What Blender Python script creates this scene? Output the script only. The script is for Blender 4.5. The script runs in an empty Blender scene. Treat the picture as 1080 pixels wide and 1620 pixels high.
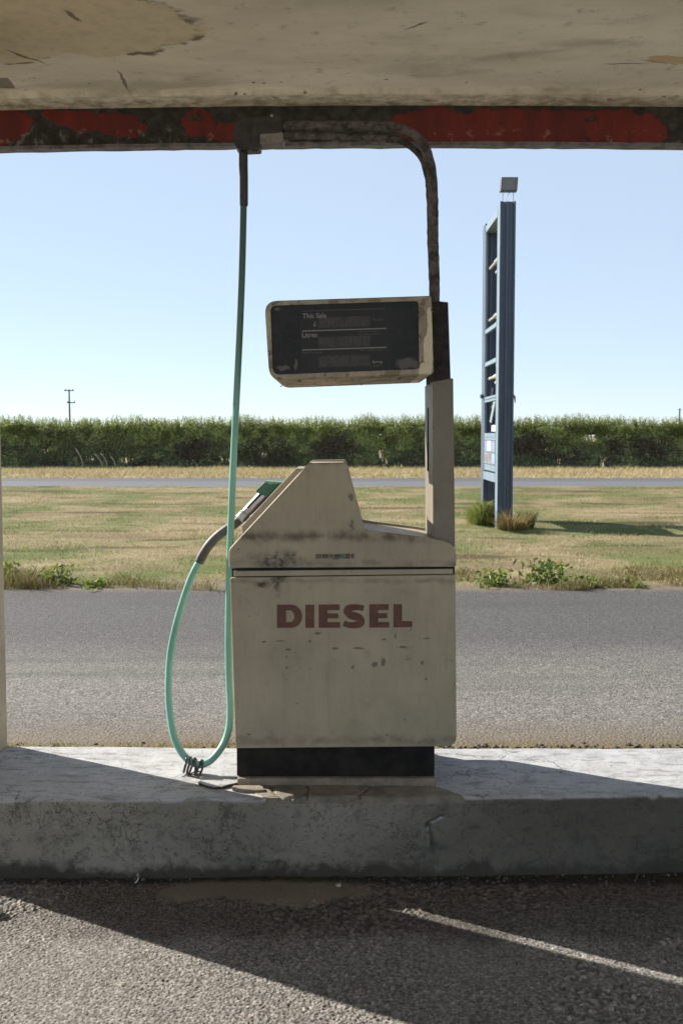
SKY_STRENGTH = .05; SUN_STRENGTH = 4.2; EXPOSURE = 1.25
SKY_AIR = .65; SKY_DUST = .05; SKY_OZONE = 1.0
HAZE_COL = (8.0, 9.4, 11.0)
import bpy, bmesh, math, random
import numpy as np
from mathutils import Vector, Matrix

random.seed(7)
RNG = np.random.default_rng(11)
scene = bpy.context.scene
COL = scene.collection
R = math.radians

# ------------------------------------------------------------------ camera geometry (survey of the place)
F, HCAM = 1700.0, 1.3
PITCH = math.atan(120 / F)

def ray(px, py):
    u = (px - 540) / F; v = (810 - py) / F
    return (u, math.cos(PITCH) + v * math.sin(PITCH), -math.sin(PITCH) + v * math.cos(PITCH))

def P(px, py, y):
    d = ray(px, py); t = y / d[1]
    return Vector((d[0] * t, y, HCAM + d[2] * t))

def G(px, py, z=0.0):
    d = ray(px, py); t = (z - HCAM) / d[2]
    return Vector((d[0] * t, d[1] * t, z))

# ------------------------------------------------------------------ numpy noise
def vnoise(x, y, seed=0):
    x = np.asarray(x, float); y = np.asarray(y, float)
    xi = np.floor(x).astype(np.int64); yi = np.floor(y).astype(np.int64)
    fx = x - xi; fy = y - yi
    fx = fx * fx * (3 - 2 * fx); fy = fy * fy * (3 - 2 * fy)
    def h(a, b):
        n = (a * 374761393 + b * 668265263 + seed * 1442695041) & 0xFFFFFFFF
        n = ((n ^ (n >> 13)) * 1274126177) & 0xFFFFFFFF
        n = n ^ (n >> 16)
        return (n & 0xFFFF) / 65535.0
    a = h(xi, yi); b = h(xi + 1, yi); c = h(xi, yi + 1); d = h(xi + 1, yi + 1)
    return (a * (1 - fx) + b * fx) * (1 - fy) + (c * (1 - fx) + d * fx) * fy

def fbm(x, y, seed=0, octs=4, gain=.5):
    s = 0; a = 1; t = 0
    for o in range(octs):
        s = s + a * vnoise(np.asarray(x) * 2 ** o, np.asarray(y) * 2 ** o, seed + o * 17); t += a; a *= gain
    return s / t

# ------------------------------------------------------------------ node helper
class NT:
    def __init__(s, name):
        s.mat = bpy.data.materials.new(name); s.mat.use_nodes = True
        s.t = s.mat.node_tree; s.t.nodes.clear()
        s.out = s.t.nodes.new('ShaderNodeOutputMaterial')
        s._tc = None
    def node(s, typ, ins=None, **props):
        n = s.t.nodes.new(typ)
        for k, v in props.items(): setattr(n, k, v)
        for k, v in (ins or {}).items():
            if v is None: continue
            sock = n.inputs[k]
            if isinstance(v, bpy.types.NodeSocket): s.t.links.new(v, sock)
            else: sock.default_value = v
        return n
    def obj(s):
        if s._tc is None: s._tc = s.t.nodes.new('ShaderNodeTexCoord').outputs['Object']
        return s._tc
    def geo(s): return s.node('ShaderNodeNewGeometry').outputs['Position']
    def map(s, scale=(1, 1, 1), loc=(0, 0, 0), rot=(0, 0, 0), vec=None):
        return s.node('ShaderNodeMapping', {'Vector': vec or s.obj(), 'Scale': scale, 'Location': loc, 'Rotation': rot}).outputs[0]
    def noise(s, scale, detail=4, rough=.55, vec=None, color=False, dist=0.0):
        n = s.node('ShaderNodeTexNoise', {'Vector': vec or s.obj(), 'Scale': scale, 'Detail': detail, 'Roughness': rough, 'Distortion': dist})
        return n.outputs['Color' if color else 'Fac']
    def vor(s, scale, feature='F1', out='Distance', vec=None, rnd=1.0):
        n = s.node('ShaderNodeTexVoronoi', {'Vector': vec or s.obj(), 'Scale': scale, 'Randomness': rnd}, feature=feature)
        return n.outputs[out]
    def m(s, op, a, b=None, c=None, clamp=False):
        n = s.node('ShaderNodeMath', operation=op, use_clamp=clamp)
        for i, v in enumerate((a, b, c)):
            if v is None: continue
            if isinstance(v, bpy.types.NodeSocket): s.t.links.new(v, n.inputs[i])
            else: n.inputs[i].default_value = v
        return n.outputs[0]
    def vm(s, op, a, b=None, out=0):
        n = s.node('ShaderNodeVectorMath', operation=op)
        for i, v in enumerate((a, b)):
            if v is None: continue
            if isinstance(v, bpy.types.NodeSocket): s.t.links.new(v, n.inputs[i])
            else: n.inputs[i].default_value = v
        return n.outputs[out]
    def step(s, x, lo, hi, a=0.0, b=1.0):
        return s.node('ShaderNodeMapRange', {'Value': x, 'From Min': lo, 'From Max': hi, 'To Min': a, 'To Max': b},
                      interpolation_type='SMOOTHSTEP').outputs[0]
    def mix(s, fac, a, b, blend='MIX'):
        n = s.t.nodes.new('ShaderNodeMix'); n.data_type = 'RGBA'; n.blend_type = blend
        for i, v in ((0, fac), (6, a), (7, b)):
            if isinstance(v, bpy.types.NodeSocket): s.t.links.new(v, n.inputs[i])
            elif i == 0: n.inputs[0].default_value = v
            else: n.inputs[i].default_value = (*v, 1) if len(v) == 3 else v
        return n.outputs[2]
    def sep(s, v): return s.node('ShaderNodeSeparateXYZ', {0: v}).outputs
    def attr(s, name, out='Color'): return s.node('ShaderNodeAttribute', attribute_name=name).outputs[out]
    def bump(s, h, strength=.3, dist=.01, normal=None):
        return s.node('ShaderNodeBump', {'Height': h, 'Strength': strength, 'Distance': dist, 'Normal': normal}).outputs[0]
    def bsdf(s, color, rough=.6, metal=0.0, normal=None, spec=.5, **kw):
        ins = {'Base Color': color if isinstance(color, bpy.types.NodeSocket) else (*color, 1), 'Roughness': rough, 'Metallic': metal,
               'Normal': normal, 'Specular IOR Level': spec}
        ins.update(kw)
        return s.node('ShaderNodeBsdfPrincipled', ins).outputs[0]
    def end(s, sh):
        s.t.links.new(sh, s.out.inputs['Surface']); return s.mat
    # distance-like field to the nearest of several ellipses (<1 inside), coordinates x,z
    def ellipses(s, vec, items):
        acc = None
        for (cx, cz, rx, rz) in items:
            d = s.vm('SUBTRACT', vec, (cx, 0, cz)); d = s.vm('MULTIPLY', d, (1 / rx, 0, 1 / rz))
            l = s.vm('LENGTH', d, out=1)
            acc = l if acc is None else s.m('MINIMUM', acc, l)
        return acc
    # signed box field (negative inside)
    def boxes(s, vec, items):
        acc = None
        for (cx, cz, hx, hz) in items:
            d = s.vm('SUBTRACT', vec, (cx, 0, cz)); d = s.vm('ABSOLUTE', d); d = s.vm('SUBTRACT', d, (hx, 0, hz))
            o = s.sep(d); l = s.m('MAXIMUM', o[0], o[2])
            acc = l if acc is None else s.m('MINIMUM', acc, l)
        return acc
    def warp(s, vec, scale, amt, detail=4):
        c = s.noise(scale, detail, .6, vec, color=True)
        c = s.vm('SUBTRACT', c, (.5, .5, .5))
        c = s.vm('MULTIPLY', c, (2 * amt, 2 * amt, 2 * amt))
        return s.vm('ADD', vec, c)

# ------------------------------------------------------------------ mesh helper
def tag(o, label=None, cat=None, group=None, kind=None):
    if label: o['label'] = label
    if cat: o['category'] = cat
    if group: o['group'] = group
    if kind: o['kind'] = kind
    return o

def empty(name, loc, label, cat, group=None):
    o = bpy.data.objects.new(name, None); COL.objects.link(o); o.location = loc
    o.empty_display_size = .1
    return tag(o, label, cat, group)

def round_poly(pts, rad, seg=5):
    """2-D polygon with each corner replaced by an arc; rad = number or list"""
    n = len(pts); out = []
    if not isinstance(rad, (list, tuple)): rad = [rad] * n
    for i in range(n):
        p = Vector(pts[i]).to_2d(); a = Vector(pts[i - 1]).to_2d(); b = Vector(pts[(i + 1) % n]).to_2d()
        r = rad[i]
        if r <= 0: out.append((p.x, p.y)); continue
        u = (a - p); v = (b - p); lu, lv = u.length, v.length; u.normalize(); v.normalize()
        ang = math.acos(max(-1, min(1, u.dot(v)))); t = min(r / math.tan(ang / 2), lu * .48, lv * .48)
        p0 = p + u * t; p1 = p + v * t
        for k in range(seg + 1):
            f = k / seg
            q = p0 * (1 - f) ** 2 + p * 2 * f * (1 - f) + p1 * f * f
            out.append((q.x, q.y))
    return out

class MB:
    def __init__(s, origin=(0, 0, 0)): s.v = []; s.f = []; s.o = Vector(origin)
    def add(s, vs, fs):
        b = len(s.v); s.v += [Vector(v) - s.o for v in vs]; s.f += [tuple(i + b for i in f) for f in fs]; return s
    def prism(s, front, back):
        n = len(front)
        fs = [tuple(range(n)), tuple(range(2 * n - 1, n - 1, -1))]
        fs += [(i, i + n, (i + 1) % n + n, (i + 1) % n) for i in range(n)]
        return s.add(list(front) + list(back), fs)
    def pxprism(s, pts, y0, y1, rad=0, seg=5):
        """outline measured in the photograph's front plane y0, pushed straight back to y1"""
        pts = round_poly(pts, rad, seg) if rad else pts
        fr = [P(a, b, y0) for a, b in pts]
        bk = [Vector((p.x, y1, p.z)) for p in fr]
        return s.prism(fr, bk)
    def box(s, lo, hi):
        x0, y0, z0 = lo; x1, y1, z1 = hi
        v = [(x0, y0, z0), (x1, y0, z0), (x1, y1, z0), (x0, y1, z0), (x0, y0, z1), (x1, y0, z1), (x1, y1, z1), (x0, y1, z1)]
        return s.add(v, [(3, 2, 1, 0), (4, 5, 6, 7), (0, 1, 5, 4), (1, 2, 6, 5), (2, 3, 7, 6), (3, 0, 4, 7)])
    def tube(s, pts, rad, sides=12, cap=True):
        pts = [Vector(p) for p in pts]; n = len(pts)
        if not isinstance(rad, (list, tuple)): rad = [rad] * n
        t0 = (pts[1] - pts[0]).normalized()
        up = Vector((0, 1, 0)) if abs(t0.y) < .9 else Vector((1, 0, 0))
        nrm = (up - t0 * up.dot(t0)).normalized()
        vs = []
        for i in range(n):
            t = (pts[min(i + 1, n - 1)] - pts[max(i - 1, 0)]).normalized()
            nrm = (nrm - t * nrm.dot(t)).normalized(); bn = t.cross(nrm)
            for k in range(sides):
                a = 2 * math.pi * k / sides
                vs.append(pts[i] + (nrm * math.cos(a) + bn * math.sin(a)) * rad[i])
        fs = [(i * sides + k, i * sides + (k + 1) % sides, (i + 1) * sides + (k + 1) % sides, (i + 1) * sides + k)
              for i in range(n - 1) for k in range(sides)]
        if cap: fs += [tuple(range(sides - 1, -1, -1)), tuple((n - 1) * sides + k for k in range(sides))]
        return s.add(vs, fs)
    def build(s, name, mat, parent=None, loc=None, smooth=False, bevel=0, seg=2, fix=True):
        me = bpy.data.meshes.new(name); me.from_pydata(s.v, [], s.f)
        if fix:
            bm = bmesh.new(); bm.from_mesh(me); bmesh.ops.recalc_face_normals(bm, faces=bm.faces); bm.to_mesh(me); bm.free()
        o = bpy.data.objects.new(name, me); COL.objects.link(o)
        if mat: me.materials.append(mat)
        if parent: o.parent = parent
        elif loc is not None: o.location = loc
        else: o.location = s.o
        if smooth:
            for p in me.polygons: p.use_smooth = True
        if bevel:
            b = o.modifiers.new('bevel', 'BEVEL'); b.width = bevel; b.segments = seg; b.limit_method = 'ANGLE'; b.angle_limit = R(35)
            b.harden_normals = False
        return o

def np_mesh(name, V, Fc, mat, col=None, smooth=False, loc=(0, 0, 0), parent=None):
    """V (n,3), Fc (m,k) with constant k"""
    V = np.asarray(V, np.float32); Fc = np.asarray(Fc, np.int32)
    me = bpy.data.meshes.new(name); m, k = Fc.shape
    me.vertices.add(len(V)); me.vertices.foreach_set('co', V.ravel())
    me.loops.add(m * k); me.loops.foreach_set('vertex_index', Fc.ravel())
    me.polygons.add(m); me.polygons.foreach_set('loop_start', np.arange(0, m * k, k, dtype=np.int32))
    me.polygons.foreach_set('use_smooth', np.full(m, smooth, dtype=bool))
    me.update(calc_edges=True)
    if col is not None:
        a = me.color_attributes.new('Col', 'FLOAT_COLOR', 'POINT')
        c = np.ones((len(V), 4), np.float32); c[:, :3] = col
        a.data.foreach_set('color', c.ravel())
    if mat: me.materials.append(mat)
    o = bpy.data.objects.new(name, me); COL.objects.link(o); o.location = loc
    if parent: o.parent = parent
    return o

def grid_faces(nx, ny):
    i = np.arange(nx - 1); j = np.arange(ny - 1)
    I, J = np.meshgrid(i, j); a = (J * nx + I).ravel()
    return np.stack([a, a + 1, a + nx + 1, a + nx], 1)

def smooth_path(pts, n=8):
    """Catmull-Rom through points"""
    pts = [Vector(p) for p in pts]; q = [pts[0] * 2 - pts[1]] + pts + [pts[-1] * 2 - pts[-2]]; out = []
    for i in range(1, len(q) - 2):
        for k in range(n):
            t = k / n; a, b, c, d = q[i - 1:i + 3]
            out.append(.5 * ((2 * b) + (c - a) * t + (2 * a - 5 * b + 4 * c - d) * t * t + (3 * b - a - 3 * c + d) * t ** 3))
    out.append(pts[-1]); return out

# ------------------------------------------------------------------ light, sky, camera
SUN_AZ = Vector((-.857, .515, 0)).normalized()      # towards the sun
SUN_EL = R(30)
w = bpy.data.worlds.new("World"); scene.world = w; w.use_nodes = True
wt = w.node_tree; wt.nodes.clear()
sky = wt.nodes.new('ShaderNodeTexSky'); sky.sky_type = 'NISHITA'; sky.sun_disc = False
sky.sun_elevation = SUN_EL; sky.sun_rotation = math.atan2(SUN_AZ.x, SUN_AZ.y)
sky.air_density = SKY_AIR; sky.dust_density = SKY_DUST; sky.ozone_density = SKY_OZONE; sky.altitude = 0
bg = wt.nodes.new('ShaderNodeBackground'); bg.inputs['Strength'].default_value = SKY_STRENGTH
wo = wt.nodes.new('ShaderNodeOutputWorld')
# thin summer haze whitening the lower sky
wtc = wt.nodes.new('ShaderNodeTexCoord'); wsp = wt.nodes.new('ShaderNodeSeparateXYZ'); wt.links.new(wtc.outputs['Generated'], wsp.inputs[0])
wmr = wt.nodes.new('ShaderNodeMapRange'); wt.links.new(wsp.outputs[2], wmr.inputs[0])
for k_, v_ in zip((1, 2, 3, 4), (.25, 1.0, .5, .12)): wmr.inputs[k_].default_value = v_
wmx = wt.nodes.new('ShaderNodeMix'); wmx.data_type = 'RGBA'; wt.links.new(wmr.outputs[0], wmx.inputs[0]); wt.links.new(sky.outputs[0], wmx.inputs[6])
wmx.inputs[7].default_value = (*HAZE_COL, 1)
wt.links.new(wmx.outputs[2], bg.inputs['Color']); wt.links.new(bg.outputs[0], wo.inputs['Surface'])

sd = bpy.data.lights.new('sun', 'SUN'); sd.energy = SUN_STRENGTH; sd.angle = R(.4); sd.color = (1.0, .93, .82)
so = bpy.data.objects.new('sun', sd); COL.objects.link(so)
to_sun = Vector((SUN_AZ.x * math.cos(SUN_EL), SUN_AZ.y * math.cos(SUN_EL), math.sin(SUN_EL)))
so.rotation_euler = to_sun.to_track_quat('Z', 'Y').to_euler(); so.location = to_sun * 30

cd = bpy.data.cameras.new('camera'); cam = bpy.data.objects.new('camera', cd); COL.objects.link(cam)
cam.location = (0, 0, HCAM); cam.rotation_euler = (math.pi / 2 - PITCH, 0, 0)
cd.sensor_fit = 'VERTICAL'; cd.sensor_height = 36; cd.sensor_width = 24; cd.lens = F / 1620 * 36
cd.clip_start = .05; cd.clip_end = 5000
cd.dof.use_dof = True; cd.dof.focus_distance = 3.25; cd.dof.aperture_fstop = 11
scene.camera = cam
scene.view_settings.view_transform = 'Standard'; scene.view_settings.look = 'None'
scene.view_settings.exposure = EXPOSURE; scene.view_settings.gamma = 1
scene.render.engine = 'CYCLES'
scene.cycles.use_denoising = True
scene.cycles.max_bounces = 8; scene.cycles.diffuse_bounces = 4; scene.cycles.transmission_bounces = 4
scene.cycles.sample_clamp_indirect = 8
# ================================================================== GROUND AND SETTING
ZI = .238                                   # top of the pump island

def tensor(xs, ys):
    X, Y = np.meshgrid(xs, ys); return X.ravel(), Y.ravel()

# ---- far ground: one sheet to the horizon
def mat_field():
    n = NT('dry_field')
    a = n.noise(.35, 6, .6); b = n.noise(9, 4, .6)
    c = n.mix(n.step(a, .35, .65), (.30, .245, .135), (.17, .175, .07))
    c = n.mix(n.step(b, .3, .7), c, n.mix(.5, c, (.12, .10, .05)))
    return n.end(n.bsdf(c, .9, normal=n.bump(b, .6, .05)))
xs = np.concatenate([np.linspace(-2500, -60, 12), np.linspace(-50, 50, 21), np.linspace(60, 2500, 12)])
ys = np.concatenate([np.linspace(-1500, -60, 8), np.linspace(-50, 100, 31), np.linspace(130, 3000, 12)])
X, Y = tensor(xs, ys)
g = np_mesh('ground', np.stack([X, Y, np.full_like(X, -.08)], 1), grid_faces(len(xs), len(ys)), mat_field())
tag(g, 'flat pale dry field running to the horizon behind the hedge', 'ground', kind='structure')

# ---- forecourt tarmac (coarse open-textured aggregate in front of the island, rises gently behind it)
def mat_tarmac():
    n = NT('old_tarmac'); v = n.obj()
    tint = n.sep(n.attr('Col'))
    cell = n.sep(n.vor(88, out='Color'))[0]
    near = tint[1]                                         # 1 where the stones are modelled
    rnd = n.m('ADD', n.m('MULTIPLY', tint[0], near), n.m('MULTIPLY', cell, n.m('SUBTRACT', 1.0, near)))
    big = n.noise(1.1, 5, .6); mid = n.noise(7, 5, .6); fine = n.noise(160, 3, .6)
    c = n.mix(rnd, (.10, .094, .088), (.33, .315, .295))
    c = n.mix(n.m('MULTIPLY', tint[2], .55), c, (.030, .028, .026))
    c = n.mix(n.step(rnd, .90, .97), c, (.40, .37, .33))
    c = n.mix(n.m('MULTIPLY', n.step(mid, .52, .75), .35), c, (.11, .10, .088))
    c = n.mix(n.m('MULTIPLY', n.step(big, .45, .7), .35), c, (.20, .19, .175))
    o = n.sep(v)
    w = n.warp(v, 6, .10); w2 = n.warp(v, 3, .25)
    # rolled bands on the rear apron, a little bluer towards the grass
    ww = n.sep(w2)[1]
    c = n.mix(n.m('MULTIPLY', n.step(ww, 5.2, 6.6), .85), c, n.mix(n.step(rnd, .2, .9), (.048, .047, .049), (.118, .116, .118)))
    # sandy dirt washed against the back of the island and against the lawn
    yy = n.sep(w)[1]
    dirt = n.m('MULTIPLY', n.step(yy, 4.25, 3.75), n.step(o[1], 3.3, 3.5))
    c = n.mix(n.m('MULTIPLY', dirt, .75), c, n.mix(mid, (.13, .105, .07), (.23, .185, .125)))
    moss = n.m('MULTIPLY', n.step(n.sep(n.warp(v, 14, .05))[1], 3.80, 3.72), n.step(o[1], 3.3, 3.5))
    c = n.mix(n.m('MULTIPLY', moss, .85), c, n.mix(n.step(fine, .4, .6), (.13, .10, .035), (.24, .185, .08)))
    c = n.mix(n.m('MULTIPLY', n.step(yy, 8.85, 9.15), .8), c, (.26, .20, .125))
    # oil-dark gutter along the kerb in front, and a smooth remnant of brown mortar in it
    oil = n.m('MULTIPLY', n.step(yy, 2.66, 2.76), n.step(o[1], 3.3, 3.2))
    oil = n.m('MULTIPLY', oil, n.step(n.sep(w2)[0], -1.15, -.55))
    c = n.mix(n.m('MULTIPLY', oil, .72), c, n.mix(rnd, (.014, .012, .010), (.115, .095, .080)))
    sw = n.node('ShaderNodeCombineXYZ', {0: n.sep(w)[0], 1: 0.0, 2: yy}).outputs[0]
    mud = n.step(n.ellipses(sw, [(-.21, 2.99, .34, .085)]), 1.05, .8)
    c = n.mix(n.m('MULTIPLY', mud, .85), c, n.mix(mid, (.13, .105, .082), (.23, .19, .15)))
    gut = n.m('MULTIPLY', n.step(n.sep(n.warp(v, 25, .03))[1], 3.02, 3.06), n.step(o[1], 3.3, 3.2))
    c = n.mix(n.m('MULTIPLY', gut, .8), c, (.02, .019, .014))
    spk = n.m('MULTIPLY', n.step(n.vor(9, out='Distance', vec=n.warp(v, 30, .012)), .10, .05), n.step(n.noise(2.5, 3), .52, .6))
    c = n.mix(n.m('MULTIPLY', n.m('MULTIPLY', spk, .8), n.step(o[1], 3.5, 3.8)), c, (.03, .028, .025))
    trk = n.m('MULTIPLY', n.step(n.noise(.9, 5, .6, n.map((.18, 1.2, 1), (4, 2, 0))), .50, .66), n.step(o[1], 3.5, 4.2))
    c = n.mix(n.m('MULTIPLY', trk, .45), c, (.062, .060, .060))
    c = n.mix(n.m('MULTIPLY', n.step(o[1], 3.4, 3.7), .34), c, (.055, .052, .050))
    h = n.m('ADD', n.m('MULTIPLY', n.vor(105, 'SMOOTH_F1'), n.m('SUBTRACT', 1.0, near)), n.m('MULTIPLY', fine, .5))
    rough = n.m('SUBTRACT', .88, n.m('MULTIPLY', oil, .25))
    return n.end(n.bsdf(c, rough, normal=n.bump(h, .75, .008), spec=.35))

dx = .0023
xd = np.arange(-1.2, 1.2, dx); yd = np.arange(2.20, 3.14, dx)
xs = np.concatenate([[-40, -20, -12, -7, -4, -2.5, -1.6, -1.3], xd, [1.3, 1.6, 2.5, 4, 7, 12, 20, 40]])
yr = np.concatenate([[3.2, 3.3, 3.4, 3.5, 3.56, 3.6], np.arange(3.7, 9.6, .12)])
ys = np.concatenate([[-16, -10, -6, -3, -1, .5, 1.4, 1.8, 2.05], yd, yr])
X, Y = tensor(xs, ys)
def stones(c):
    ci = np.floor(X / c).astype(np.int64); cj = np.floor(Y / c).astype(np.int64)
    tl = np.zeros_like(X); best = np.full(X.shape, 9.0); bh = np.zeros_like(X); bt = np.zeros_like(X)
    for di in (-1, 0, 1):
        for dj in (-1, 0, 1):
            a = ci + di; b = cj + dj
            jx = vnoise(a, b, 1); jy = vnoise(a, b, 2); r = c * (.43 + .40 * vnoise(a, b, 3)); t = vnoise(a, b, 4)
            ang = vnoise(a, b, 5) * 3.14; el = 1.0 + .7 * vnoise(a, b, 6)
            ux = X - (a + jx) * c; uy = Y - (b + jy) * c
            ca, sa = np.cos(ang), np.sin(ang)
            d = np.sqrt(((ux * ca + uy * sa) / el) ** 2 + (ux * sa - uy * ca) ** 2) / r
            k = d < best
            best = np.where(k, d, best); bt = np.where(k, t, bt); bh = np.where(k, r * (.45 + .75 * vnoise(a, b, 7)), bh)
            tl = np.where(k, ((vnoise(a, b, 8) - .5) * ux + (vnoise(a, b, 9) - .5) * uy) / r * 2.2, tl)
    return best, bh, bt, tl
sA = stones(.0060); sB = stones(.0104)
big_ = (fbm(X * 1.7 + 3, Y * 1.7, 44, 4) + .35 * np.clip(Y - 2.55, -.3, .5) - .15 * np.clip(X + .6, -.5, .6) + .05 * (vnoise(X * 60, Y * 60, 45) - .5)) > .555
best, bh, bt, tl = [np.where(big_, b_, a_) for a_, b_ in zip(sA, sB)]
near = ((X > -1.2) & (X < 1.2) & (Y > 2.18) & (Y < 3.13)).astype(float)
edge = np.clip(np.minimum(np.minimum(X + 1.2, 1.2 - X), np.minimum(Y - 2.20, 3.13 - Y)) / .03, 0, 1) * near
coarse = .45 + .75 * np.clip((fbm(X * 1.6, Y * 1.6, 40, 3) - .35) * 3, 0, 1)       # tighter and looser patches
mudm = np.clip(1.3 - (((X + .21) / .36) ** 2 + ((Y - 2.99) / .10) ** 2), 0, 1)
dome = np.clip((1 - best) * 2.6, 0, 1) * np.clip(.75 + .6 * tl, .1, 1.6) * bh * 1.0 * coarse * (1 - .8 * mudm)
Z = edge * (dome - .001 + .006 * (fbm(X * 3, Y * 3, 8, 3) - .5) - .012 * np.clip((Y - 2.85) / .2, 0, 1) * 0)
Z = Z + .010 * mudm * edge
f = np.clip((Y - 3.2) / .36, 0, 1); rise = f * f * (3 - 2 * f)
back = np.where(Y > 3.2, .222 * np.clip(1 - (Y - 3.62) / 5.0, 0, 1) ** 1.4 * rise, 0)
back = np.where((Y > 3.2) & (Y < 3.62), .222 * rise, back)
Z = Z + back + np.where(Y > 3.6, .008 * (fbm(X * .8, Y * .8, 60, 3) - .5), 0)
o = np_mesh('forecourt', np.stack([X, Y, Z], 1), grid_faces(len(xs), len(ys)), mat_tarmac(),
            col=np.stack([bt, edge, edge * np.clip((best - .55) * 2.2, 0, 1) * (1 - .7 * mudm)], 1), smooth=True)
tag(o, 'grey weathered tarmac forecourt with coarse stones', 'forecourt', kind='structure')

# ---- unseen pale concrete sheet added behind the camera to bounce warm light
def mat_bounce_sheet():
    n = NT('pale_bounce_concrete'); a = n.noise(1.5, 5, .6); b = n.noise(40, 4)
    c = n.mix(n.step(a, .3, .7), (.62, .54, .42), (.50, .43, .33)); c = n.mix(n.m('MULTIPLY', n.step(b, .55, .7), .3), c, (.3, .27, .22))
    return n.end(n.bsdf(c, .85, normal=n.bump(b, .3, .004), spec=.3))
xs = np.linspace(-30, 30, 31); ys = np.linspace(-16, 1.2, 12); X, Y = tensor(xs, ys)
o = np_mesh('bounce_sheet', np.stack([X, Y, np.full_like(X, .006)], 1), grid_faces(len(xs), len(ys)), mat_bounce_sheet())
tag(o, 'added pale concrete sheet out of view, bouncing light under the canopy', 'bounce_sheet', kind='structure')

# ---- lawn, road, far verge
def green(x, y):
    """0 = straw, 1 = green; shared by the soil sheet and the blades"""
    a = fbm(x * .9, y * .75, 21, 4); b = fbm(x * 2.6, y * 2.2, 25, 3)
    return np.clip((a * .7 + b * .3 - .38) * 4.2, 0, 1)
def lawn_z(x, y):
    ridge = .028 * np.sin(y * 8.5 + 2.5 * fbm(x * .25, y * .2, 31, 3) * 3) * np.clip((fbm(x * .6, y * .9, 33, 3) - .42) * 5, 0, 1)
    e = np.clip((y - 9.15) / .6, 0, 1)
    return (.015 + ridge * .8 + .06 * (fbm(x * .9, y * 1.4, 35, 4) - .5)) * e - .015 * (1 - e)
def rows(x, y):
    """thin dark thatch lines left by the mower, broken along their length"""
    ph = y * 5.6 + 3.0 * fbm(x * .22, y * .4, 311, 3)
    return np.clip((np.sin(ph) - .66) * 5, 0, 1) * np.clip((fbm(x * 1.0, y * 2.4, 313, 4) - .45) * 7, 0, 1)
STRAW = np.array([.40, .315, .185]); GRASS = np.array([.165, .20, .065]); BARE = np.array([.23, .165, .10])

def mat_lawn():
    n = NT('lawn_soil'); c = n.attr('Col')
    f = n.noise(45, 4, .65); m_ = n.noise(8, 5, .6, n.map((.6, 1.6, 1)))
    c = n.mix(n.step(f, .35, .65), n.mix(.45, c, (.10, .085, .04)), c)
    c = n.mix(n.m('MULTIPLY', n.step(m_, .55, .72), .6), c, (.15, .11, .06))
    return n.end(n.bsdf(c, .95, normal=n.bump(f, .9, .03), spec=.2))
xs = np.concatenate([np.linspace(-60, -15, 14), np.arange(-14, 14.01, .11), np.linspace(15, 60, 14)])
ys = np.arange(9.1, 27.75, .055)
X, Y = tensor(xs, ys); gfac = green(X, Y)[:, None]
bare = np.clip((fbm(X * .7, Y * 2.2, 51, 4) - .52) * 5, 0, 1)[:, None]
rowm = rows(X, Y)[:, None]
colr = (STRAW * (1 - gfac) + GRASS * gfac) * (1 - bare * .55) + BARE * bare * .55
colr = colr * (1 - .8 * rowm) + np.array([.07, .052, .028]) * .8 * rowm
Z = lawn_z(X, Y); Z[Y > 27.6] = -.03
o = np_mesh('lawn', np.stack([X, Y, Z], 1), grid_faces(len(xs), len(ys)), mat_lawn(), col=colr, smooth=True)
tag(o, 'mown, half dried lawn between forecourt and road', 'lawn', kind='structure')

def mat_road():
    n = NT('road_tarmac'); f = n.noise(60, 4); y = n.sep(n.warp(n.obj(), .6, .15))[1]
    c = n.mix(f, (.10, .105, .112), (.17, .175, .185))
    c = n.mix(n.m('MULTIPLY', n.step(y, 29.9, 30.6), .6), c, (.075, .075, .078))
    return n.end(n.bsdf(c, .62, normal=n.bump(f, .3, .005), spec=.5))
xs = np.linspace(-120, 120, 61); ys = np.linspace(27.5, 33.6, 13)
X, Y = tensor(xs, ys)
o = np_mesh('road', np.stack([X, Y, .03 - .004 * (Y - 30.5) ** 2], 1), grid_faces(len(xs), len(ys)), mat_road(), smooth=True)
tag(o, 'narrow grey country road beyond the lawn', 'road', kind='structure')

def mat_verge():
    n = NT('verge_soil'); f = n.noise(14, 5, .65); b = n.noise(1.5, 4)
    c = n.mix(f, (.33, .26, .15), (.54, .45, .28)); c = n.mix(n.m('MULTIPLY', n.step(b, .5, .7), .5), c, (.36, .27, .15))
    return n.end(n.bsdf(c, .95, normal=n.bump(f, .8, .06), spec=.1))
xs = np.concatenate([np.linspace(-120, -20, 20), np.arange(-19, 19, .2), np.linspace(20, 120, 20)]); ys = np.arange(33.2, 44, .15)
X, Y = tensor(xs, ys); e = np.clip((Y - 33.3) / 1.0, 0, 1)
Z = -.05 + e * .14 + .10 * e * (fbm(X * 1.1, Y * 1.1, 71, 3) - .5)
o = np_mesh('verge', np.stack([X, Y, Z], 1), grid_faces(len(xs), len(ys)), mat_verge(), smooth=True)
tag(o, 'strip of bleached straw verge below the hedge', 'verge', kind='structure')

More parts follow.
